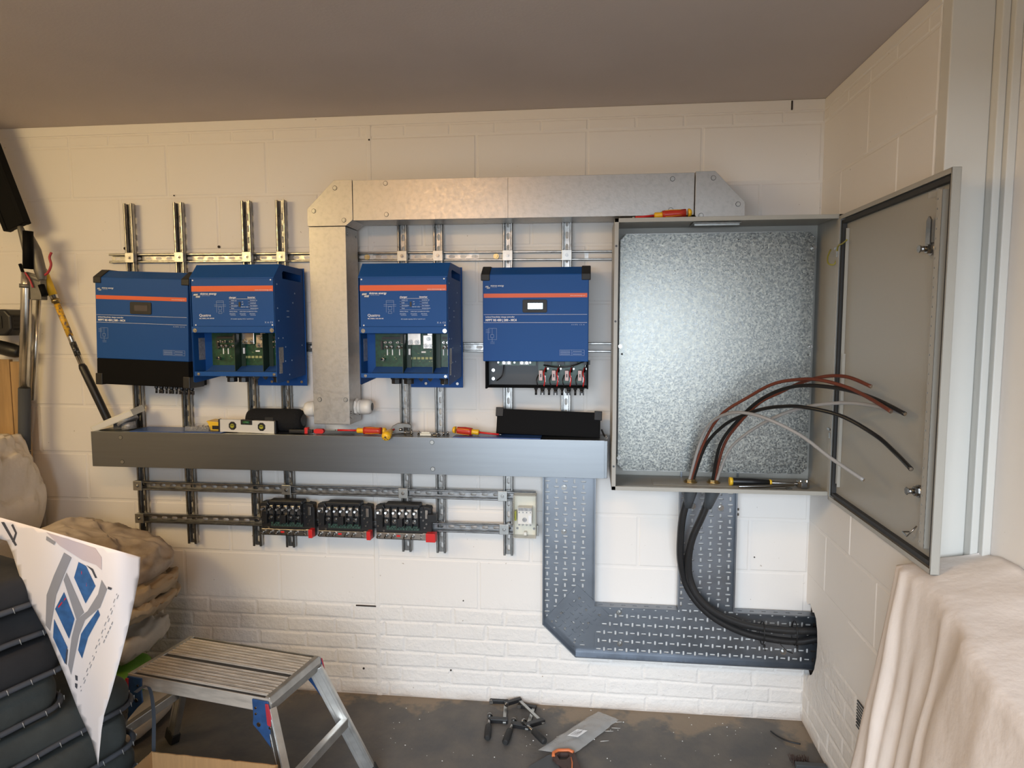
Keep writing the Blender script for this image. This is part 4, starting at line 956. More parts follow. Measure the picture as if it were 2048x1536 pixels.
# spirit level
t = thing('spirit_level', 'short aluminium spirit level with yellow vials standing on the shelf', 'spirit level', (-1.463, -.152, ZS), (0, math.radians(1.2), 0))
mb = MB(); sheet(mb, [(-.123, .001), (.123, .001), (.123, .054), (-.123, .054)], [rect(-.066, .028, .034, .036, .010), rect(.066, .028, .034, .036, .010), rect(-.002, .044, .052, .0195, .004)], .016, lambda u, v, h: (u, -.008 + h, v)); mb.build('bar', M_LEVEL, t)
for s_ in (-1, 1): box('end_cap', (s_ * .123, -.0095, 0), (s_ * .131, .0095, .055), M_BLACK, t, .002)
for x in (-.066, .066):
    v = MB().prism(rect(x, .028, .033, .035, .010), -.0095, .007, 'y').build('vial_frame', M_BLACK, t, .001)
    MB().cyl((x, -.0095, .028), (x, -.0115, .028), .0092, 20).build('vial', M_LVIAL, v); MB().tube([(x - .007, -.0118, .031), (x + .007, -.0118, .031)], .0014, 6).build('vial_line', M_BLACK, v)
v = box('top_frame', (-.028, -.010, .035), (.024, .008, .0565), M_BLACK, t, .001); MB().cyl((-.016, -.0095, .046), (.013, -.0095, .046), .0058, 12).build('vial', M_GVIAL, v)
mb = MB(); text(mb, 'LEVEL', .006, -.014, .024); shift(mb, -.0085)
t = thing('portable_speaker', 'black fabric covered cylindrical speaker lying behind the spirit level', 'speaker', (-1.363, -.092, ZS))
mb = MB(); mb.tube([(-.124, 0, .049), (-.122, 0, .049), (-.106, 0, .049), (-.090, 0, .049), (.090, 0, .049), (.106, 0, .049), (.122, 0, .049), (.124, 0, .049)], [.030, .040, .048, .0488, .0488, .048, .040, .030], 28); mb.build('fabric_body', M_MESHF, t)
for s_ in (-1, 1): MB().cyl((s_ * .124, 0, .049), (s_ * .128, 0, .049), .027, 20).build('end_disc', M_BLACK, t)
mb = MB(); mb.box((-.028, -.046, .040), (.010, -.0485, .066)); mb.build('badge', M_CORN, t, .001)
t = thing('folding_knife', 'black utility knife with red ends lying beside the spirit level', 'knife', (-1.20, -.150, ZS))
mb = MB(); mb.box((-.075, -.010, .002), (.030, .010, .017)); mb.build('body', M_BLACK, t, .003)
mb = MB(); mb.box((-.004, -.012, .0), (.010, .012, .026)); mb.prism(rect(.058, .011, .044, .020, .006), -.010, .010, 'y'); mb.build('red_grip', M_TOOLR if False else M_RED, t, .002)
t = MB().prism([(-1.13, 1.2438), (-.985, 1.2475), (-.985, 1.2438)], -.155, -.163, 'y').build('thin_file', M_BLACK); tag(t, 'thin dark tapered file lying left of the red and yellow screwdriver', 'file')
# screwdrivers
def screwdriver(label, p, az, pitch, L=.11, S=.11, slot=True, roll=0):
    """tip at local -x; origin at the resting point of the handle"""
    t = thing('screwdriver', label, 'screwdriver', p, (0, pitch, az), group='red and yellow screwdrivers')
    r = .0165
    mb = MB(); mb.tube([(0, 0, 0), (.012, 0, 0), (.030, 0, 0), (.060, 0, 0), (L - .018, 0, 0)], [.0155, .0165, .0172, .0145, .0150], 16); mb.build('grip', M_TOOLR, t)
    mb = MB(); mb.tube([(-.030, 0, 0), (-.026, 0, 0), (-.006, 0, 0), (.002, 0, 0)], [.0095, .0120, .0105, .0140], 16); mb.build('collar', M_TOOLY, t)
    mb = MB(); mb.tube([(L - .010, 0, 0), (L - .003, 0, 0), (L + .002, 0, 0), (L + .004, 0, 0)], [.0150, .0148, .0110, .006], 16)
    for k in range(4):
        a = k * PI / 2 + .6; mb.tube([(.010, .0166 * math.cos(a), .0166 * math.sin(a)), (.034, .0172 * math.cos(a), .0172 * math.sin(a)), (.070, .0147 * math.cos(a), .0147 * math.sin(a))], .0009, 6)
    mb.build('yellow_cap', M_TOOLY, t)
    mb = MB(); mb.tube([(-.030, 0, 0), (-S, 0, 0)], .0042, 10); mb.build('insulated_shaft', M_RED, t)
    mb = MB(); mb.tube([(-S, 0, 0), (-S - .012, 0, 0)], [.0032, .0022], 8); mb.build('tip', M_GALV, t)
    return t
screwdriver('red and yellow screwdriver lying left of the wrench on the shelf', (-.945, -.150, ZS + .0165), 0, 0, .095, .115)
sd = screwdriver('red and yellow screwdriver left of the black lower cover', (-.480, -.143, ZS + .0185), PI - .1, math.radians(-4), .082, .115)
screwdriver('red and yellow screwdriver on top of the grey enclosure', (.272, -.262, EZ1 + .0168), .0, math.radians(-4), .105, .10)
t = thing('screwdriver', 'screwdriver seen end on, round yellow handle overhanging the shelf edge', 'screwdriver', (-.824, -.215, ZS + .006))
mb = MB(); mb.tube([(0, .05, .012), (0, .03, .010), (0, .008, .006), (0, -.010, .002), (0, -.022, 0), (0, -.026, -.001)], [.011, .013, .018, .0200, .0165, .008], 18)
h_ = mb.build('handle', M_TOOLY, t)
mb = MB()
for k in range(7):
    a = k * 2 * PI / 7; mb.tube([(0, -.0265, -.001), (.012 * math.cos(a), -.0235, .012 * math.sin(a)), (.0195 * math.cos(a), -.010, .0195 * math.sin(a) + .002)], .0014, 5)
mb.build('dark_groove', M_SAWB, h_)
mb = MB(); mb.cyl((0, .05, .012), (0, .13, .012), .004, 10); mb.build('shaft', M_RED, t)
t = thing('adjustable_wrench', 'steel adjustable wrench head behind the yellow handle on the shelf', 'wrench', (-.800, -.100, ZS + .001), (math.radians(0), 0, math.radians(14)))
mb = MB(); mb.prism([(-.045, .004), (-.034, .030), (-.010, .043), (.030, .041), (.046, .034), (.048, .020), (.016, .024), (.014, .008), (.042, .006), (.040, 0), (-.03, 0)], -.008, .008, 'y'); mb.build('jaw', M_CAST, t, .002)
mb = MB(); mb.cyl((-.005, -.010, .016), (.010, -.010, .016), .006, 12); mb.build('thumb_screw', M_CHROME, t)
hw_pos = [(-.765, -.15), (-.745, -.12), (-.735, -.16), (-.712, -.13), (-.600, -.15), (-.585, -.135), (-.752, -.095), (-.625, -.165)]
BLAB = ['leftmost of the loose bolts', 'behind and between two others near the wrench', 'at the front edge right of the wrench', 'just left of the cream bracket', 'by the channel foot', 'rightmost, near the screwdriver', 'furthest back, beside the wrench jaw', 'in front of the round steel clip']
for k, (x, y) in enumerate(hw_pos):
    mb = MB(); mb.cyl((0, 0, .0), (0, 0, .005), .0072, 6, False); mb.cyl((0, 0, .005), (0, 0, .016), .0036, 10)
    o = mb.build('bolt', M_CHROME, loc=(x, y, ZS), rot=(0, 0, k)); tag(o, 'small bright bolt standing on the shelf, ' + BLAB[k], 'bolt', 'loose bolts on the shelf')
mb = MB(); mb.box((-.025, -.008, 0), (.022, .010, .010)); mb.box((-.020, -.004, .010), (.016, .006, .016)); o = mb.build('hinge_bracket', M_CREAM, loc=(-.675, -.150, ZS), bevel=.001); tag(o, 'small cream and steel bracket lying among the loose bolts', 'bracket')
mb = MB(); mb.tube([(.020 * math.cos(a), .016 * math.sin(a), .004) for a in [k * PI / 8 for k in range(17)]], .0032, 8); mb.cyl((-.006, 0, .002), (.012, .004, .006), .005, 8); o = mb.build('pipe_clip', M_CHROME, loc=(-.632, -.148, ZS)); tag(o, 'round steel clip lying between the bracket and the screwdriver', 'clip')
t = box('metal_sheet', (-.178, -.055, 0), (.185, .055, .0035), M_DBLUE, None, .001); t.location = (-.375, -.138, ZS); tag(t, 'blue sheet metal cover lying flat under the black lower cover', 'metal cover', 'blue covers on the shelf')
t = thing('lower_cover', 'black lower cover of the charge controller leaning on the shelf below it', 'plastic cover', (-.166, -.120, ZS + .0040), (math.radians(-14), math.radians(1.6), 0))
MB().box((-.215, -.004, .004), (.215, .004, .104)).build('face', M_BLACKM, t, .002)
MB().box((-.215, -.004, .0), (.215, .045, .007)).build('bottom_fold', M_BLACKM, t, .002)
for s_ in (-1, 1): MB().box((s_ * .222, -.008, .072), (s_ * .190, .012, .110)).build('corner_cap', M_CORN, t, .002)
for s_ in (-1, 1): MB().box((s_ * .216, -.004, .0), (s_ * .213, .040, .072)).build('side_fold', M_BLACKM, t, .001)
t = thing('cable_connector', 'small grey plug on a short lead beside the enclosure on the shelf', 'connector', (.068, -.10, ZS))
mb = MB(); mb.tube([(.008, -.055, .004), (-.002, -.03, .012), (-.010, 0, .028)], .004, 8); mb.build('lead', M_BLACK, t); mb = MB(); mb.cyl((.008, -.055, .004), (.006, -.030, .010), .0055, 10); mb.build('plug', M_LABEL, t)

# ---------------------------------------------------------------- floor, front right: clamps, bag, saw
def fclamp(label, p, az, L=.16, oz=0.0, tiltx=0):
    """quick bar clamp lying flat: bar along local y, fixed jaw at far end, sliding arm with spindle and handle near"""
    t = thing('bar_clamp', label, 'bar clamp', (p[0], p[1], oz), (tiltx, 0, az), group='bar clamps on the floor')
    box('bar', (-.007, -.02, .006), (.007, L, .013), M_PLATE, t, .0008)
    j = MB(); j.prism([(.010, L - .012), (.012, L + .008), (-.070, L + .010), (-.074, L - .004), (-.058, L - .010)], .002, .018, 'z'); j = j.build('fixed_jaw', M_BLACK, t, .002)
    MB().cyl((-.066, L - .012, .010), (-.066, L - .004, .010), .009, 14).build('pad', M_CHROME, j)
    a = MB(); a.prism([(.014, -.012), (.014, .012), (-.066, .016), (-.072, .002), (-.060, -.008)], .001, .019, 'z'); a = a.build('sliding_arm', M_BLACK, t, .002)
    s_ = MB(); s_.cyl((-.066, .030, .011), (-.066, -.045, .011), .0058, 12); s_.cyl((-.066, .028, .011), (-.066, .036, .011), .0125, 16); s_ = s_.build('spindle', M_CHROME, t)
    MB().tube([(-.066, -.042, .013), (-.066, -.050, .014), (-.066, -.085, .015), (-.066, -.128, .015), (-.066, -.136, .015)], [.007, .0135, .0145, .0140, .009], 14).build('grip', M_RUB, t)
fclamp('black bar clamp on the left of the three on the floor', (-.345, -.155), math.radians(5), .15)
fclamp('black bar clamp in the middle of the three, handle pointing at the room', (-.243, -.190), math.radians(-6), .15, .0)
fclamp('black bar clamp on the right, lying across the others at a slant', (-.186, -.178), math.radians(36), .19, .021)
t = thing('plastic_bag', 'crumpled clear plastic bag with a white label on the floor', 'plastic bag', (-.01, -.19, .001))
P = [atz(*q, .003) for q in ((1076, 1502), (1196, 1424), (1238, 1441), (1146, 1512))]
mb = MB(); mb.smooth = True; nu, nv = 26, 12; g_ = []
for lay in (0, 1):
    for i in range(nu + 1):
        for j in range(nv + 1):
            u, v = i / nu, j / nv; e = math.sin(PI * v) ** .5 * math.sin(PI * min(1, max(0, u))) ** .4
            q = P[0].lerp(P[1], u).lerp(P[3].lerp(P[2], u), v)
            h = .004 + (.022 * e + .010 * e * noise.noise(Vector((u * 7, v * 4, 3)))) * (1 if lay else .05)
            g_.append(q - t.location + Vector((.006 * noise.noise(Vector((u * 9, v * 9, 1))), .006 * noise.noise(Vector((u * 9, v * 9, 8))), h)))
fs = []
for lay in (0, 1):
    k0 = lay * (nu + 1) * (nv + 1)
    for i in range(nu):
        for j in range(nv): a = k0 + i * (nv + 1) + j; fs.append((a, a + nv + 1, a + nv + 2, a + 1))
mb.add(g_, fs); mb.build('bag', M_PBAG, t)
c0 = atz(1155, 1466, .03) - t.location; dx_ = (P[1] - P[0]).normalized(); dy_ = (P[0] - P[3]).normalized()
mb = MB(); mb.add([c0 - dx_ * .032 - dy_ * .022, c0 + dx_ * .032 - dy_ * .022, c0 + dx_ * .032 + dy_ * .022, c0 - dx_ * .032 + dy_ * .022], [(0, 1, 2, 3)])
lb = mb.build('label', M_WHITE, t)
mb = MB()
for k in range(5): o_ = c0 + dy_ * (.014 - k * .006) + Vector((0, 0, .0008)); mb.add([o_ - dx_ * .022 - dy_ * .0010, o_ + dx_ * (.012 + .012 * (k % 2)) - dy_ * .0010, o_ + dx_ * (.012 + .012 * (k % 2)) + dy_ * .0010, o_ - dx_ * .022 + dy_ * .0010], [(0, 1, 2, 3)])
mb.build('print', M_PGREY, lb)
# handsaw handle
t = thing('handsaw', 'orange and dark brown handsaw handle at the bottom edge of the floor', 'handsaw', (-.075, -.40, .0), (0, 0, math.radians(-8)))
mb = MB()
def ring(mb, pts, z0, z1): mb.prism(pts, z0, z1, 'z')
sheet(mb, [(-.055, .018), (-.040, .042), (.006, .055), (.028, .046), (.050, -.005), (.085, -.075), (.05, -.10), (.015, -.045), (-.030, -.028), (-.050, -.010)], [[(-.036, .012), (-.026, .030), (.004, .036), (.014, .020), (.004, -.004), (-.022, -.012)]], .018, lambda u, v, h: (u, v, .004 + h))
mb.build('grip', M_SAWB, t, .003)
mb = MB(); mb.tube([(-.048, .000, .024), (-.052, .020, .024), (-.038, .040, .024), (.004, .052, .024), (.024, .044, .024)], .0065, 8); mb.tube([(.020, .010, .0235), (.030, -.02, .0235), (.035, -.055, .0235), (.062, -.088, .0235)], .003, 6); mb.build('orange_trim', M_SAWO, t)
MB().prism([(.03, -.06), (.06, -.08), (-.02, -.30), (-.12, -.26)], .010, .0115, 'z').build('blade', M_GALV, t)
t = MB().prism([(-.215, -.445), (-.150, -.372), (-.128, -.36), (-.06, -.52), (-.25, -.56)], .001, .012, 'z').build('grey_case_lid', M_GREYP, bevel=.003); tag(t, 'dark grey plastic case lid at the bottom edge beside the handsaw', 'case lid')
t = MB().tube(smooth_path([(.775, -.10, .006), (.795, -.135, .006), (.83, -.165, .006), (.872, -.178, .006)]), .0035, 8).build('black_wire_offcut', M_BLACK); tag(t, 'curved black wire offcut on the floor near the right wall', 'wire offcut')
t = thing('hand_brush', 'dark brown hand brush on the floor at the foot of the right wall', 'brush', (.85, -.30, 0))
mb = MB(); mb.prism([(-.045, -.05), (.07, -.05), (.07, -.025), (-.045, -.025)], .003, .028, 'z'); mb.build('handle', M_GREYP, t, .003)
mb = MB()
for k in range(60): x = random.uniform(-.05, .02); y = random.uniform(-.02, .02); mb.cyl((x, y, .002), (x + random.uniform(-.008, .008), y + .01, .022), .0014, 4)
s_ = mb.build('bristles', M_SAWB, t); s_['kind'] = 'stuff'
for k, (x, y, a) in enumerate([(.14, -.10, .2), (.13, -.145, 0), (.10, -.17, .1), (.08, -.24, .25)]):
    o = MB().cyl((-.018, 0, .002), (.018, 0, .002), .0011, 5).build('nail', M_LEVEL, loc=(x, y, 0), rot=(0, 0, a)); tag(o, 'thin pale nail on the floor right of the plastic bag, ' + ['furthest from the camera', 'second furthest from the camera', 'third furthest', 'nearest the handsaw'][k], 'nail', 'nails on the floor')
mb = MB()
for k in range(70):
    x, y = random.uniform(-.9, .88), -random.uniform(.02, .45); r = random.uniform(.0008, .0024); mb.box((x, y, 0), (x + r * 2, y + r, r))
tag(mb.build('debris', M_WPLAS), 'pale specks of plaster debris scattered over the dark floor', 'debris', kind='stuff')

# ---------------------------------------------------------------- work platform (hop-up)
SZ = .50
BL, BR_, FR_, FL = Vector((-1.545, -.520, SZ)), Vector((-.975, -.622, SZ)), Vector((-1.008, -.905, SZ)), Vector((-1.580, -.805, SZ))
cen = (BL + BR_ + FR_ + FL) / 4; az = math.atan2((BR_ - BL).y, (BR_ - BL).x)
t = thing('work_platform', 'folding aluminium work platform with ribbed deck and blue corner brackets', 'work platform', (cen.x, cen.y, 0), (0, 0, az))
LX, LY = .290, .145
box('deck_frame', (-LX, -LY, SZ - .045), (LX, LY, SZ - .008), M_GREYP, t, .003)
mb = MB(); n = 15; sw = 2 * (LY - .012) / n
for k in range(n):
    y = -LY + .012 + k * sw
    if k == 7: continue
    w2 = (.22, .10, .10)[k % 3] * sw; mb.prism([(y + w2, SZ - .006), (y + w2 + .001, SZ - .0005), (y + sw - w2 - .001, SZ - .0005), (y + sw - w2, SZ - .006)], -LX + .01, LX - .022, 'x'); mb.prism([(y + sw * .45, SZ - .0006), (y + sw * .47, SZ + .0012), (y + sw * .53, SZ + .0012), (y + sw * .55, SZ - .0006)], -LX + .01, LX - .022, 'x')
mb.build('ribbed_deck', M_ALUD, t)
for s_ in (-1, 1): MB().prism([(s_ * LX, SZ - .05), (s_ * (LX + .004), SZ - .02), (s_ * (LX - .004), SZ + .001), (s_ * (LX - .022), SZ + .001), (s_ * (LX - .022), SZ - .05)], -LY, LY, 'y').build('end_rail', M_ALU, t, .003)
for s_ in (-1, 1): MB().prism([(-LX, SZ - .05), (LX, SZ - .05), (LX, SZ - .002), (-LX, SZ - .002)], s_ * LY, s_ * (LY + .003), 'y').build('side_rail', M_ALUD if s_ < 0 else M_ALU, t, .001)
def leg(x0, y0, x1, y1, z0=SZ - .04, foot=True):
    """box section with grooves between two points"""
    a, b = Vector((x0, y0, z0)), Vector((x1, y1, .012)); dd = (b - a); L = dd.length; dd.normalize()
    M = dd.to_track_quat('-Z', 'Y').to_matrix().to_4x4(); M.translation = a
    mb = MB(); mb.box((-.012, -.024, -L), (.012, .024, 0), M); mb.box((-.0135, -.020, -L), (.0135, -.010, 0), M); mb.box((-.0135, .010, -L), (.0135, .020, 0), M)
    l = mb.build('leg', M_ALU, t, .001)
    f_ = MB(); f_.box((-.017, -.029, -L - .010), (.017, .029, -L + .045), M); f_.build('foot', M_RUB, l, .002)
    return l
leg(LX - .012, LY - .015, LX + .165, LY + .075); leg(LX - .012, -LY + .010, LX + .150, -LY - .065)
leg(-LX + .012, LY - .015, -LX - .165, LY + .055); leg(-LX + .012, -LY + .010, -LX - .150, -LY - .065)
for s_ in (1, -1):
    xx = s_ * (LX + .082); MB().box((xx - .012, -LY - .030, .228), (xx + .012, LY + .035, .262)).build('step_bar', M_ALU, t, .002)
for s_ in (1, -1):
    for q in (1, -1):
        x = s_ * (LX - .010); y = q * (LY + .004)
        pr = [(x - s_ * .055, SZ - .008), (x + s_ * .006, SZ - .008), (x + s_ * .020, SZ - .06), (x + s_ * .052, SZ - .150), (x + s_ * .050, SZ - .185), (x + s_ * .030, SZ - .185), (x - s_ * .028, SZ - .120), (x - s_ * .055, SZ - .095), (x - s_ * .052, SZ - .060)]
        bk = MB().prism(pr, y, y + q * .006, 'y').build('bracket', M_SBLUE, t, .002)
        r2 = [(x - s_ * .002, SZ - .014), (x + s_ * .010, SZ - .014), (x + s_ * .024, SZ - .075), (x + s_ * .016, SZ - .090), (x + s_ * .004, SZ - .085)]
        MB().prism(r2, y + q * .006, y + q * .011, 'y').build('red_release', M_DRED, bk, .002)
        mb = MB()
        for a, b in ((-.040, -.035), (-.040, -.055), (-.030, -.090), (.012, -.095), (.040, -.165), (.018, -.14)): mb.cyl((x + s_ * a, y + q * .006, SZ + b), (x + s_ * a, y + q * .009, SZ + b), .0075 if b == -.090 else .004, 10)
        mb.build('rivet', M_CHROME, bk)
box('sticker', (0, 0, 0), (.022, .001, .07), M_SHEET, t, loc=(LX + .052, -LY - .058, .17), rot=(0, math.radians(-17), 0))

# ---------------------------------------------------------------- soft things: sacks, bag, cushions
def pillow(mb, c, sx, sy, sz, rot=0, e=2.6, seed=0, amp=.02, fr=5, nu=28, nv=44, tilt=0):
    E_ = Euler((0, tilt, rot)).to_matrix(); mb.smooth = True
    k = len(mb.v); vs_ = []
    def sp(a, p): return math.copysign(abs(a) ** p, a)
    for i in range(nu + 1):
        th = -PI / 2 + PI * i / nu
        for j in range(nv):
            ph = 2 * PI * j / nv; ex = 2 / e
            # pillow: thin rims
            x, y = sp(math.cos(th), .55) * sp(math.cos(ph), .62), sp(math.cos(th), .55) * sp(math.sin(ph), .62)
            z = sp(math.sin(th), .9)
            q = Vector((x * sx, y * sy, z * sz))
            nz_ = noise.noise(Vector((x * fr, y * fr, z * 2 + seed))) * amp + noise.noise(Vector((x * fr * 3, y * fr * 3, z * 4 + seed * 2))) * amp * .35
            q += Vector((nz_ * .5, nz_ * .5, nz_)); vs_.append(c + E_ @ q)
    fs = [(i * nv + j, i * nv + (j + 1) % nv, (i + 1) * nv + (j + 1) % nv, (i + 1) * nv + j) for i in range(nu) for j in range(nv)]
    mb.add(vs_, fs)
def sack(name, label, cat, c, s_, m, rot=0, group=None, **kw):
    mb = MB(); pillow(mb, Vector((0, 0, 0)), *s_, rot=rot, **kw); o = mb.build(name, m, loc=c); tag(o, label, cat, group); return o
sack('plastic_wrapped_bag', 'big cloudy white plastic wrapped bundle at the left edge', 'bag', (-2.60, -.33, .955), (.20, .20, .275), M_BAG, seed=3, amp=.045, fr=3, nu=50, nv=80)
# crate pile hidden below the bundle keeps it off the floor
sack('plastic_wrapped_bag', 'pale plastic wrapped bundle underneath the big cloudy white one', 'bag', (-2.56, -.33, .335), (.23, .21, .335), M_BAG, seed=9, amp=.03)
sack('cement_sack', 'dusty brown cement sack on top of the sack pile, beside the channels', 'sack', (-2.01, -.36, .770), (.265, .180, .074), M_SACK, rot=.05, seed=1, amp=.020, fr=4, nu=50, nv=90, tilt=math.radians(17), group='sacks in the corner pile')
sack('paper_sack', 'brown paper sack second from the top of the sack pile', 'sack', (-1.955, -.38, .635), (.225, .19, .048), M_PAPERB, rot=-.05, seed=2, amp=.022, fr=6, nu=50, nv=90, tilt=math.radians(2), group='sacks in the corner pile')
sack('paper_sack', 'tan paper sack third from the top of the sack pile', 'sack', (-1.955, -.38, .535), (.235, .20, .044), M_PAPERB, rot=.08, seed=5, amp=.022, fr=6, nu=50, nv=90, tilt=math.radians(-10), group='sacks in the corner pile')
sack('paper_sack', 'pale paper sack low in the pile behind the work platform', 'sack', (-2.02, -.37, .405), (.225, .21, .078), M_PAPERW, seed=6, amp=.025, fr=6, nu=40, nv=70, group='sacks in the corner pile')
sack('garden_bag', 'green printed bag just showing between the cushions and pale sack', 'bag', (-2.06, -.42, .232), (.24, .18, .088), M_GRN, seed=7, amp=.01)
sack('paper_sack', 'lowest pale sack of the pile, on the floor', 'sack', (-2.04, -.38, .068), (.26, .21, .070), M_PAPERW, seed=8, amp=.012, group='sacks in the corner pile')

# cushions: one frame for the stack, corner C0 nearest the work platform, along U towards the viewer
C0 = Vector((-1.400, -1.00, 0)); U_ = Vector((-.32, -.95, 0)).normalized(); V_ = Vector((-.95, .32, 0)).normalized()
azc = math.atan2(U_.y, U_.x)
def cushion(label, z0, z1, du, m, L=.95, D=.55, tilt=0.0, strap=False, dv=0.0):
    """thick seat pad: rounded slab with taped seam; local x along U, local y to the -V side (faces the room)"""
    t = thing('cushion', label, 'cushion', C0 + U_ * du + V_ * dv + Vector((0, 0, z0)), (0, 0, azc), group='stacked garden cushions')
    h = z1 - z0; mb = MB(); nx, ny = 34, 12; mb.smooth = True
    prof = []
    for k in range(17):
        a = -PI / 2 + PI * k / 16; prof.append((math.cos(a), math.sin(a)))
    r = h / 2; vs_ = []; ring_ = []
    # closed outline of the slab with round corners, swept through the rounded edge profile
    rc = .07; pts = []
    for (cx, cy, a0) in ((L - rc, -rc, 0), (L - rc, -D + rc, -PI / 2), (rc, -D + rc, -PI), (rc, -rc, -3 * PI / 2)):
        for k in range(7):
            a = a0 - (PI / 2) * k / 6 + PI / 2; pts.append((cx + rc * math.cos(a), cy + rc * math.sin(a), math.cos(a), math.sin(a)))
    # densify the straight runs
    P2 = []
    for i in range(len(pts)):
        a, b = pts[i], pts[(i + 1) % len(pts)]; d_ = math.hypot(a[0] - b[0], a[1] - b[1]); n_ = max(1, int(d_ / .03))
        for k in range(n_): f = k / n_; P2.append(tuple(a[q] * (1 - f) + b[q] * f for q in range(4)))
    n_ = len(P2)
    for (c_, s_) in prof:
        for (x, y, ax_, ay_) in P2:
            w_ = noise.noise(Vector((x * 7, y * 7, z0 * 30))) * .030 + noise.noise(Vector((x * 22, y * 22, z0 * 30 + c_))) * .006
            vs_.append((x - ax_ * r * .55 * (1 - c_) + ax_ * w_ * c_, y - ay_ * r * .55 * (1 - c_) + ay_ * w_ * c_, r + s_ * r * (.97 if abs(s_) > .9 else 1)))
    fs = [(i * n_ + j, i * n_ + (j + 1) % n_, (i + 1) * n_ + (j + 1) % n_, (i + 1) * n_ + j) for i in range(16) for j in range(n_)]
    fs += [tuple(range(n_ - 1, -1, -1)), tuple(16 * n_ + j for j in range(n_))]
    mb.add([(x, -y - D if False else y, z) for x, y, z in vs_], fs); c = mb.build('pad', m, t)
    # taped seam with stitches on the room side (local y near 0)
    mb = MB(); zb_ = h * .22
    mb.tube([(x * 1.0 + ax_ * .004, y + ay_ * .004, zb_ + noise.noise(Vector((x * 6, 0, z0 * 9))) * .004) for x, y, ax_, ay_ in P2] + [(P2[0][0] + P2[0][2] * .004, P2[0][1] + P2[0][3] * .004, zb_)], .008, 8, False); mb.build('seam_tape', M_PIPE, t)
    mb = MB()
    for i, (x, y, ax_, ay_) in enumerate(P2):
        if i % 2: continue
        q = Vector((x + ax_ * .0125, y + ay_ * .0125, zb_)); mb.tube([q + Vector((0, 0, -.008)), q + Vector((.004 * ay_, -.004 * ax_, .008))], .0011, 4)
    s2 = mb.build('stitching', M_STI, t); s2['kind'] = 'stuff'
    if strap:
        mb = MB(); q = Vector((.02, .012, h * .6)); P3 = smooth_path([q, q + Vector((-.03, .02, .008)), q + Vector((-.042, .022, -.08)), q + Vector((-.040, .016, -.22)), q + Vector((-.045, .010, -.34))])
        for a, b in zip(P3, P3[1:]): mb.add([a + Vector((0, -.008, 0)), a + Vector((0, .008, 0)), b + Vector((0, .008, 0)), b + Vector((0, -.008, 0)), a + Vector((.002, -.008, 0)), a + Vector((.002, .008, 0)), b + Vector((.002, .008, 0)), b + Vector((.002, -.008, 0))], [(0, 1, 2, 3), (4, 7, 6, 5), (0, 3, 7, 4), (1, 5, 6, 2)])
        mb.build('tie_strap', M_PIPE, t)
    return t
zs = [0.0, .085, .185, .280, .385, .50, .600, .715, .83, .93, 1.035]
lab = ['bottom cushion of the dark stack, on the floor', 'second lowest dark cushion of the stack', 'third lowest dark cushion of the stack, shorter strap hanging from it', 'grey green cushion with a pale taped edge, fourth from the bottom of the stack',
       'grey green cushion with a small white tag beside the platform', 'folded grey cushion nearest the platform deck, long strap hanging',
       'thick green grey cushion behind the paper drawing', 'dark cushion in the upper stack at the left edge', 'near black cushion second from the top of the stack', 'near black cushion on top of the stack']
for i in range(10):
    m = M_PAD if i < 7 else M_PADD
    cushion(lab[i], zs[i] + .001, zs[i + 1] - .001, (0.0 if i < 6 else .20) + random.uniform(-.02, .02), m, strap=i in (2, 5), dv=random.uniform(-.02, .015) + (0 if i < 6 else .025), L=.95)
# ---------------------------------------------------------------- printed drawing hanging over the cushions
def PY(x, y):
    """depth of the limp paper sheet: rolled fold down its length"""
    return -1.30 - .05 * math.sin((x - .45 * (y - 1035)) / 280 * PI * 1.1) + .03 * math.sin(y / 95.0) * (x / 280) + .012 * math.sin(x / 22.0)
def paper_patch(mb, poly, lift):
    # poly in image-sheet units, finely resampled so that it follows the curl
    vs_ = []; n = len(poly)
    for i in range(n):
        a, b = poly[i], poly[(i + 1) % n]; d_ = math.hypot(a[0] - b[0], a[1] - b[1]); k_ = max(1, int(d_ / 9))
        for k in range(k_): vs_.append(Vector((a[0] + (b[0] - a[0]) * k / k_, a[1] + (b[1] - a[1]) * k / k_)))
    nb = len(vs_); x0, x1 = min(p.x for p in vs_), max(p.x for p in vs_); y0, y1 = min(p.y for p in vs_), max(p.y for p in vs_)
    y = y0 + 5
    while y < y1:
        x = x0 + 5
        while x < x1:
            if inside((x, y), [(p.x, p.y) for p in vs_[:nb]], 3): vs_.append(Vector((x, y)))
            x += 10
        y += 10
    ov, oe, of, *_ = delaunay_2d_cdt(vs_, [(i, (i + 1) % nb) for i in range(nb)], [], 1, 1e-6)
    mb.smooth = True
    mb.add([at(p.x, p.y, PY(p.x, p.y) - lift) - TO for p in ov], [tuple(f) for f in of])
TO = at(100, 1200, -1.3)
t = thing('printed_drawing', 'large limp white paper with a printed grey and blue layout drawing over the cushions', 'paper drawing', TO)
outl = [(-60, 1022), (0, 1035), (90, 1060), (185, 1087), (281, 1114), (279, 1150), (268, 1205), (255, 1262), (240, 1320), (222, 1385), (208, 1430), (203, 1460), (196, 1532), (190, 1505), (183, 1480), (158, 1425), (130, 1352), (96, 1270), (60, 1205), (40, 1155), (24, 1105), (14, 1082), (0, 1078), (-60, 1085)]
mb = MB(); paper_patch(mb, outl, 0); pp = mb.build('sheet', M_SHEET, t)
sm = pp.modifiers.new('thickness', 'SOLIDIFY'); sm.thickness = .0004; sm.offset = 1
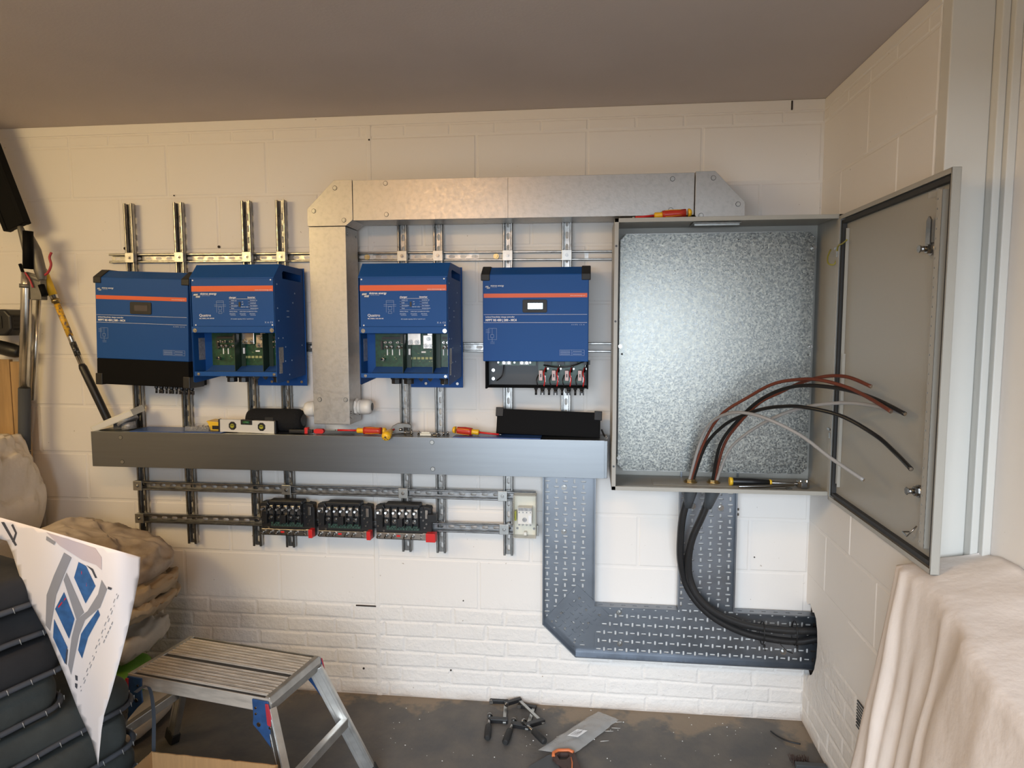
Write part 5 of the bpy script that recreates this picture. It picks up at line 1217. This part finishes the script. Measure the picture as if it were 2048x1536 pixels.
for nm, m, polys in (
    ('grey_duct_print', M_PGREY, [[(128, 1105), (143, 1115), (128, 1150), (112, 1190), (100, 1262), (91, 1250), (93, 1190), (108, 1150)], [(133, 1145), (168, 1225), (153, 1240), (127, 1160)],
      [(203, 1160), (214, 1178), (200, 1215), (170, 1240), (158, 1270), (148, 1320), (142, 1350), (136, 1330), (143, 1275), (152, 1240), (175, 1222), (196, 1188)], [(93, 1072), (111, 1084), (108, 1090), (92, 1080)]]),
    ('blue_unit_print', M_PBLUE, [[(157, 1124), (172, 1132), (191, 1172), (171, 1207), (148, 1155)], [(128, 1184), (149, 1238), (138, 1278), (110, 1218)], [(108, 1238), (135, 1295), (130, 1328), (106, 1275)],
      [(196, 1219), (200, 1230), (176, 1275), (164, 1317), (156, 1300), (162, 1268), (170, 1255)]]),
    ('dark_line_print', M_PDARK, [[(2, 1044), (8, 1044), (34, 1090), (30, 1092)], [(22, 1050), (26, 1048), (34, 1066), (28, 1086), (24, 1084), (30, 1066)], [(216, 1173), (224, 1176), (222, 1180), (215, 1178)], [(150, 1350), (155, 1352), (155, 1362), (151, 1360)], [(150, 1366), (155, 1368), (154, 1378), (150, 1374)],
      [(172, 1130), (186, 1138), (194, 1156), (190, 1156), (183, 1141)], [(133, 1296), (136, 1300), (133, 1330), (130, 1326)]]),
    ('red_line_print', M_RED, [[(158, 1137), (162, 1140), (180, 1183), (178, 1184)], [(116, 1213), (131, 1195), (132, 1197), (117, 1216)]]),
    ('pink_tint_print', mat('faint pink tint', (.52, .43, .43), .7), [[(92, 1064), (190, 1096), (203, 1115), (203, 1140), (192, 1130), (165, 1120), (120, 1092)]])):
    mb = MB()
    for q in polys: paper_patch(mb, q, .0012)
    mb.build(nm, m, pp)
mb = MB(); random.seed(3)
for k in range(26):
    f = k / 26; x = 232 - 78 * f + 4 * (k % 2); y = 1190 + 200 * f; L_ = random.choice([3, 5, 8]); paper_patch(mb, [(x, y), (x + L_ * .4, y - L_), (x + L_ * .4 + 1.2, y - L_ + .6), (x + 1.2, y + .6)], .0012)
for k in range(5): x, y = 206 + k * 4, 1285 - k * 9; paper_patch(mb, [(x, y), (x + 2.5, y - 6), (x + 4, y - 5), (x + 1.5, y + 1)], .0012)
mb.build('small_text_print', M_PGREY, pp)

# cardboard box at the bottom edge
t = thing('cardboard_box', 'open brown cardboard box at the bottom left edge beside the cushions', 'cardboard box', (-1.12, -1.05, 0))
P0, P1 = atz(303, 1503, .37), atz(556, 1530, .37)
a = Vector((P0.x, P0.y, 0)) - t.location; b = Vector((P1.x, P1.y, 0)) - t.location; a.z = b.z = 0; nrm = Vector(((b - a).y, -(b - a).x, 0)).normalized() * .30
def wall_q(p, q, h0, h1, nm):
    mb = MB(); n = 24; dd = (q - p); o_ = Vector((dd.y, -dd.x, 0)).normalized() * .004; vs_ = []
    for i in range(n + 1):
        f = i / n; c_ = p + dd * f; h = h0 + (h1 - h0) * f + .0035 * noise.noise(Vector((i * .9, 2, 3))); vs_ += [c_, c_ + Vector((0, 0, h)), c_ + o_ + Vector((0, 0, h)), c_ + o_]
    fs = []
    for i in range(n): k = i * 4; fs += [(k, k + 4, k + 5, k + 1), (k + 1, k + 5, k + 6, k + 2), (k + 2, k + 6, k + 7, k + 3)]
    mb.add(vs_, fs); mb.build(nm, M_CARD, t)
wall_q(a, b, .370, .370, 'back_panel'); wall_q(a + nrm, a, .37, .37, 'left_panel'); wall_q(b, b + nrm, .37, .37, 'right_panel'); wall_q(b + nrm, a + nrm, .32, .32, 'front_panel')
MB().add([a, b, b + nrm, a + nrm], [(0, 1, 2, 3)]).build('bottom_panel', M_CARD, t)
mb = MB(); c_ = (a + b) / 2 + nrm * .35 + Vector((-.03, 0, 0)); pillow(mb, c_ + Vector((0, 0, .15)), .10, .09, .148, seed=4, amp=.01); tag(mb.build('blue_cloth', M_DBLUE, loc=t.location), 'dark blue cloth lying inside the cardboard box', 'cloth')

# ---------------------------------------------------------------- dust sheet over something at the lower right
mb = MB(); mb.smooth = True
NS, NT = 150, 46
# footprint of the supporting shape, from the wall reveal round the far corner and along towards the viewer
foot = [(1.070, -.985), (.94, -.945), (.895, -.95), (.862, -.965), (.850, -1.01), (.855, -1.10), (.845, -1.25), (.80, -1.45), (.77, -1.70), (.76, -2.05)]
fp = smooth_path([(x, y, 0) for x, y in foot], 16)
acc = [0]
for a, b in zip(fp, fp[1:]): acc.append(acc[-1] + (b - a).length)
def fpt(s):
    d_ = s * acc[-1]
    for i in range(len(acc) - 1):
        if acc[i + 1] >= d_: f = (d_ - acc[i]) / max(1e-9, acc[i + 1] - acc[i]); p = fp[i].lerp(fp[i + 1], f); tn = (fp[min(i + 2, len(fp) - 1)] - fp[max(i - 1, 0)]).normalized(); return p, Vector((tn.y, -tn.x, 0))
    return fp[-1], Vector((-1, 0, 0))
vs_ = []; folds = [(.125, .024, .022), (.165, .022, .020), (.205, .028, .030), (.26, .012, .045), (.31, .014, .05), (.40, .018, .03), (.50, .015, .05), (.63, .012, .045), (.8, .014, .05)]
for i in range(NS + 1):
    s = (i / NS) ** 1.15; p, nn = fpt(s)
    nn = -nn if nn.x > .2 else nn
    if s < .12: nn = Vector((-.35, .94, 0)).lerp(nn, s / .12).normalized()
    for j in range(NT + 1):
        tt_ = j / NT
        if tt_ < .30:   # top, from the wall to the shoulder
            f = tt_ / .30; q = Vector((1.073, p.y if p.y < -.99 else -.99, 0)).lerp(p, f)
            z = 1.100 + .006 * math.sin(p.y * 9) - .055 * f + .014 * noise.noise(Vector((q.x * 9, q.y * 7, 2))) * (1 - f)  + .02 * max(0, 1 - f * 3) * noise.noise(Vector((p.y * 14, 1, 1)))
            z -= max(0, -1.15 - p.y) * .06
        else:
            f = (tt_ - .30) / .70; h = 1.045 - max(0, -1.15 - p.y) * .06
            z = h * (1 - f); z = max(.0, z)
            flare = .125 * f ** 1.1 + .10 * f * max(0, min(1, (s - .3) / .4))
            am = sum(a_ * math.exp(-((s - c_ - .02 * f * (k % 3)) / (w_ * .5)) ** 2) for k, (c_, a_, w_) in enumerate(folds)) * (.25 + 1.4 * f)
            am += .008 * f * math.sin(s * 95 + 2 * math.sin(f * 3)) + .010 * noise.noise(Vector((s * 12, f * 5, 5)))
            q = p + nn * (flare + am)
            if f < .06: z += 0
        vs_.append((q.x, q.y, z))
fs = [(i * (NT + 1) + j, i * (NT + 1) + j + 1, (i + 1) * (NT + 1) + j + 1, (i + 1) * (NT + 1) + j) for i in range(NS) for j in range(NT)]
mb.add(vs_, fs); ds = mb.build('dust_sheet', M_CLOTH); tag(ds, 'cream cotton dust sheet draped over a tall covered object by the right wall', 'dust sheet')
sm = ds.modifiers.new('thickness', 'SOLIDIFY'); sm.thickness = .0015; sm.offset = -1

# ---------------------------------------------------------------- left wall side: timbers, tools
t = box('timber_plank', (-.045, -.011, 0), (.045, .011, 1.55), M_WOOD, None, .002, loc=(-2.705, -.055, 0)); tag(t, 'upright pine plank at the left edge, behind the white bundle', 'timber', 'pine planks')
t = box('timber_plank', (-.034, -.011, 0), (.034, .011, 1.54), M_WOOD, None, .002, loc=(-2.622, -.055, 0)); tag(t, 'upright pine plank behind the grey pole grip', 'timber', 'pine planks')
t = thing('black_tool_case', 'rounded black plastic tool casing at the left edge, above the planks', 'tool casing', (-2.655, -.10, 1.665))
MB().prism(rect(0, .055, .19, .118, .028), -.05, .05, 'y').build('body', M_BLACK, t, .010, 3)
mb = MB()
for k in range(4): mb.box((.094, -.03 + 0 * k, .02 + k * .02), (.0965, .03, .026 + k * .02))
for k in range(3): mb.box((.02 + k * .014, -.051, .030), (.026 + k * .014, -.053, .085))
mb.build('vent_slot', M_CORN, t)
t = MB().tube(smooth_path([(-2.74, -.10, 1.615), (-2.68, -.10, 1.610), (-2.60, -.10, 1.592), (-2.565, -.10, 1.583)]), [.032] * 12 + [.031, .030, .028, .026, .024, .020, .014][:7], 16).build('black_hose_end', M_BLACK); tag(t, 'black rounded rubber handle under the tool casing at left edge', 'handle')
# pole hedge trimmer: folded head, pole, scabbard
t = thing('pole_trimmer', 'long silver pole trimmer with black blade cover leaning against the wall', 'pole trimmer', (-2.52, -.13, 1.09))
o = t.location
def W(x, y, Y=-.13): return at(x, y, Y) - o
a, b = W(-60, 210), W(35, 455); dd = (b - a); L = dd.length
M = dd.to_track_quat('Z', 'Y').to_matrix().to_4x4(); M.translation = a
mb = MB(); mb.box((-.016, -.052, 0), (.016, .052, L), M); mb.box((-.020, -.056, 0), (.020, -.036, L), M); mb.box((-.020, .036, 0), (.020, .056, L), M); mb.build('blade_cover', M_BLACKM, t, .003)
mb = MB(); mb.tube([W(38, 448), W(46, 470), W(55, 500), W(72, 520)], [.010, .016, .020, .018], 10); mb.tube([W(60, 470), W(72, 500), W(80, 540), W(84, 560)], [.012, .020, .024, .018], 10); mb.tube([W(52, 550), W(70, 555), W(84, 560)], .016, 10); mb.box(W(66, 548) - Vector((.01, .012, 0)), W(82, 600) + Vector((.012, .025, 0))); mb.build('gear_head', M_CAST, t, .003)
mb = MB(); mb.tube([W(56, 462, -.16), W(56, 538, -.16)], .020, 12); mb.tube([W(40, 528), W(46, 545), W(60, 552)], .007, 8); mb.tube([W(82, 570), W(90, 592)], .014, 10); mb.build('black_sleeve', M_BLACKM, t)
mb = MB(); mb.tube(smooth_path([W(86, 552), W(96, 545), W(102, 530), W(99, 515), W(103, 505)]), .0052, 8); mb.tube(smooth_path([W(50, 545, -.15), W(58, 556, -.15), W(66, 575, -.15)]), .004, 8); mb.build('red_lever', M_DRED, t)
mb = MB(); mb.tube([W(53, 545), W(53, 575), W(49, 780)], [.020, .022, .0225], 18); mb.build('pole', M_POLE, t)
mb = MB(); mb.tube([W(53, 568), W(53, 576)], .027, 16); mb.build('collar', M_CAST, t)
mb = MB(); mb.tube([W(49, 776), W(49, 900), W(50, 903)], [.0245, .0245, .022], 18); mb.tube([W(50, 903), W(50, 916)], .0225, 16); mb.build('foam_grip', M_PIPE, t)
mb = MB(); mb.tube([W(77, 600, -.09), W(66, 800, -.09)], .010, 10); mb.build('second_tube', M_POLE, t)
mb = MB(); P_ = [W(43, 575, -.105), W(86, 580, -.085), W(76, 800, -.085), W(60, 905, -.105), W(42, 905, -.105)]
mb.add(P_, [(0, 1, 2, 3, 4)]); mb.build('plastic_sleeve', mat('clear crinkled film', (.7, .66, .58), .15, alpha=.16, bump=.5, bscale=20), t)
t = thing('telescopic_pole', 'slanted silver pole with yellow warning sticker and black lower grip', 'telescopic pole', at(215, 840, -.075))
o = t.location; A_, B_, C_ = W(86, 540, -.085), W(166, 735, -.080), W(215, 838, -.072)
def seg(f0, f1, r, nm, m, a=A_, b=B_): p, q = a.lerp(b, f0), a.lerp(b, f1); return MB().tube([p, q], r, 14).build(nm, m, t)
seg(0, .30, .0165, 'upper_pole', M_POLE); seg(.28, 1.0, .0125, 'lower_pole', M_POLE); seg(.02, .26, .0172, 'yellow_sticker', M_TOOLY if False else M_YEL); seg(.30, .33, .0175, 'ring', M_BRASS)
seg(.35, .68, .0131, 'warning_sticker', M_WARN); seg(.74, .88, .0133, 'black_sticker', M_STK)
MB().tube([B_.lerp(C_, -.06), B_.lerp(C_, 0), C_, C_ + (C_ - B_).normalized() * .012], [.013, .0175, .0175, .012], 14).build('grip', M_BLACK, t)

print('objects', len(bpy.data.objects))
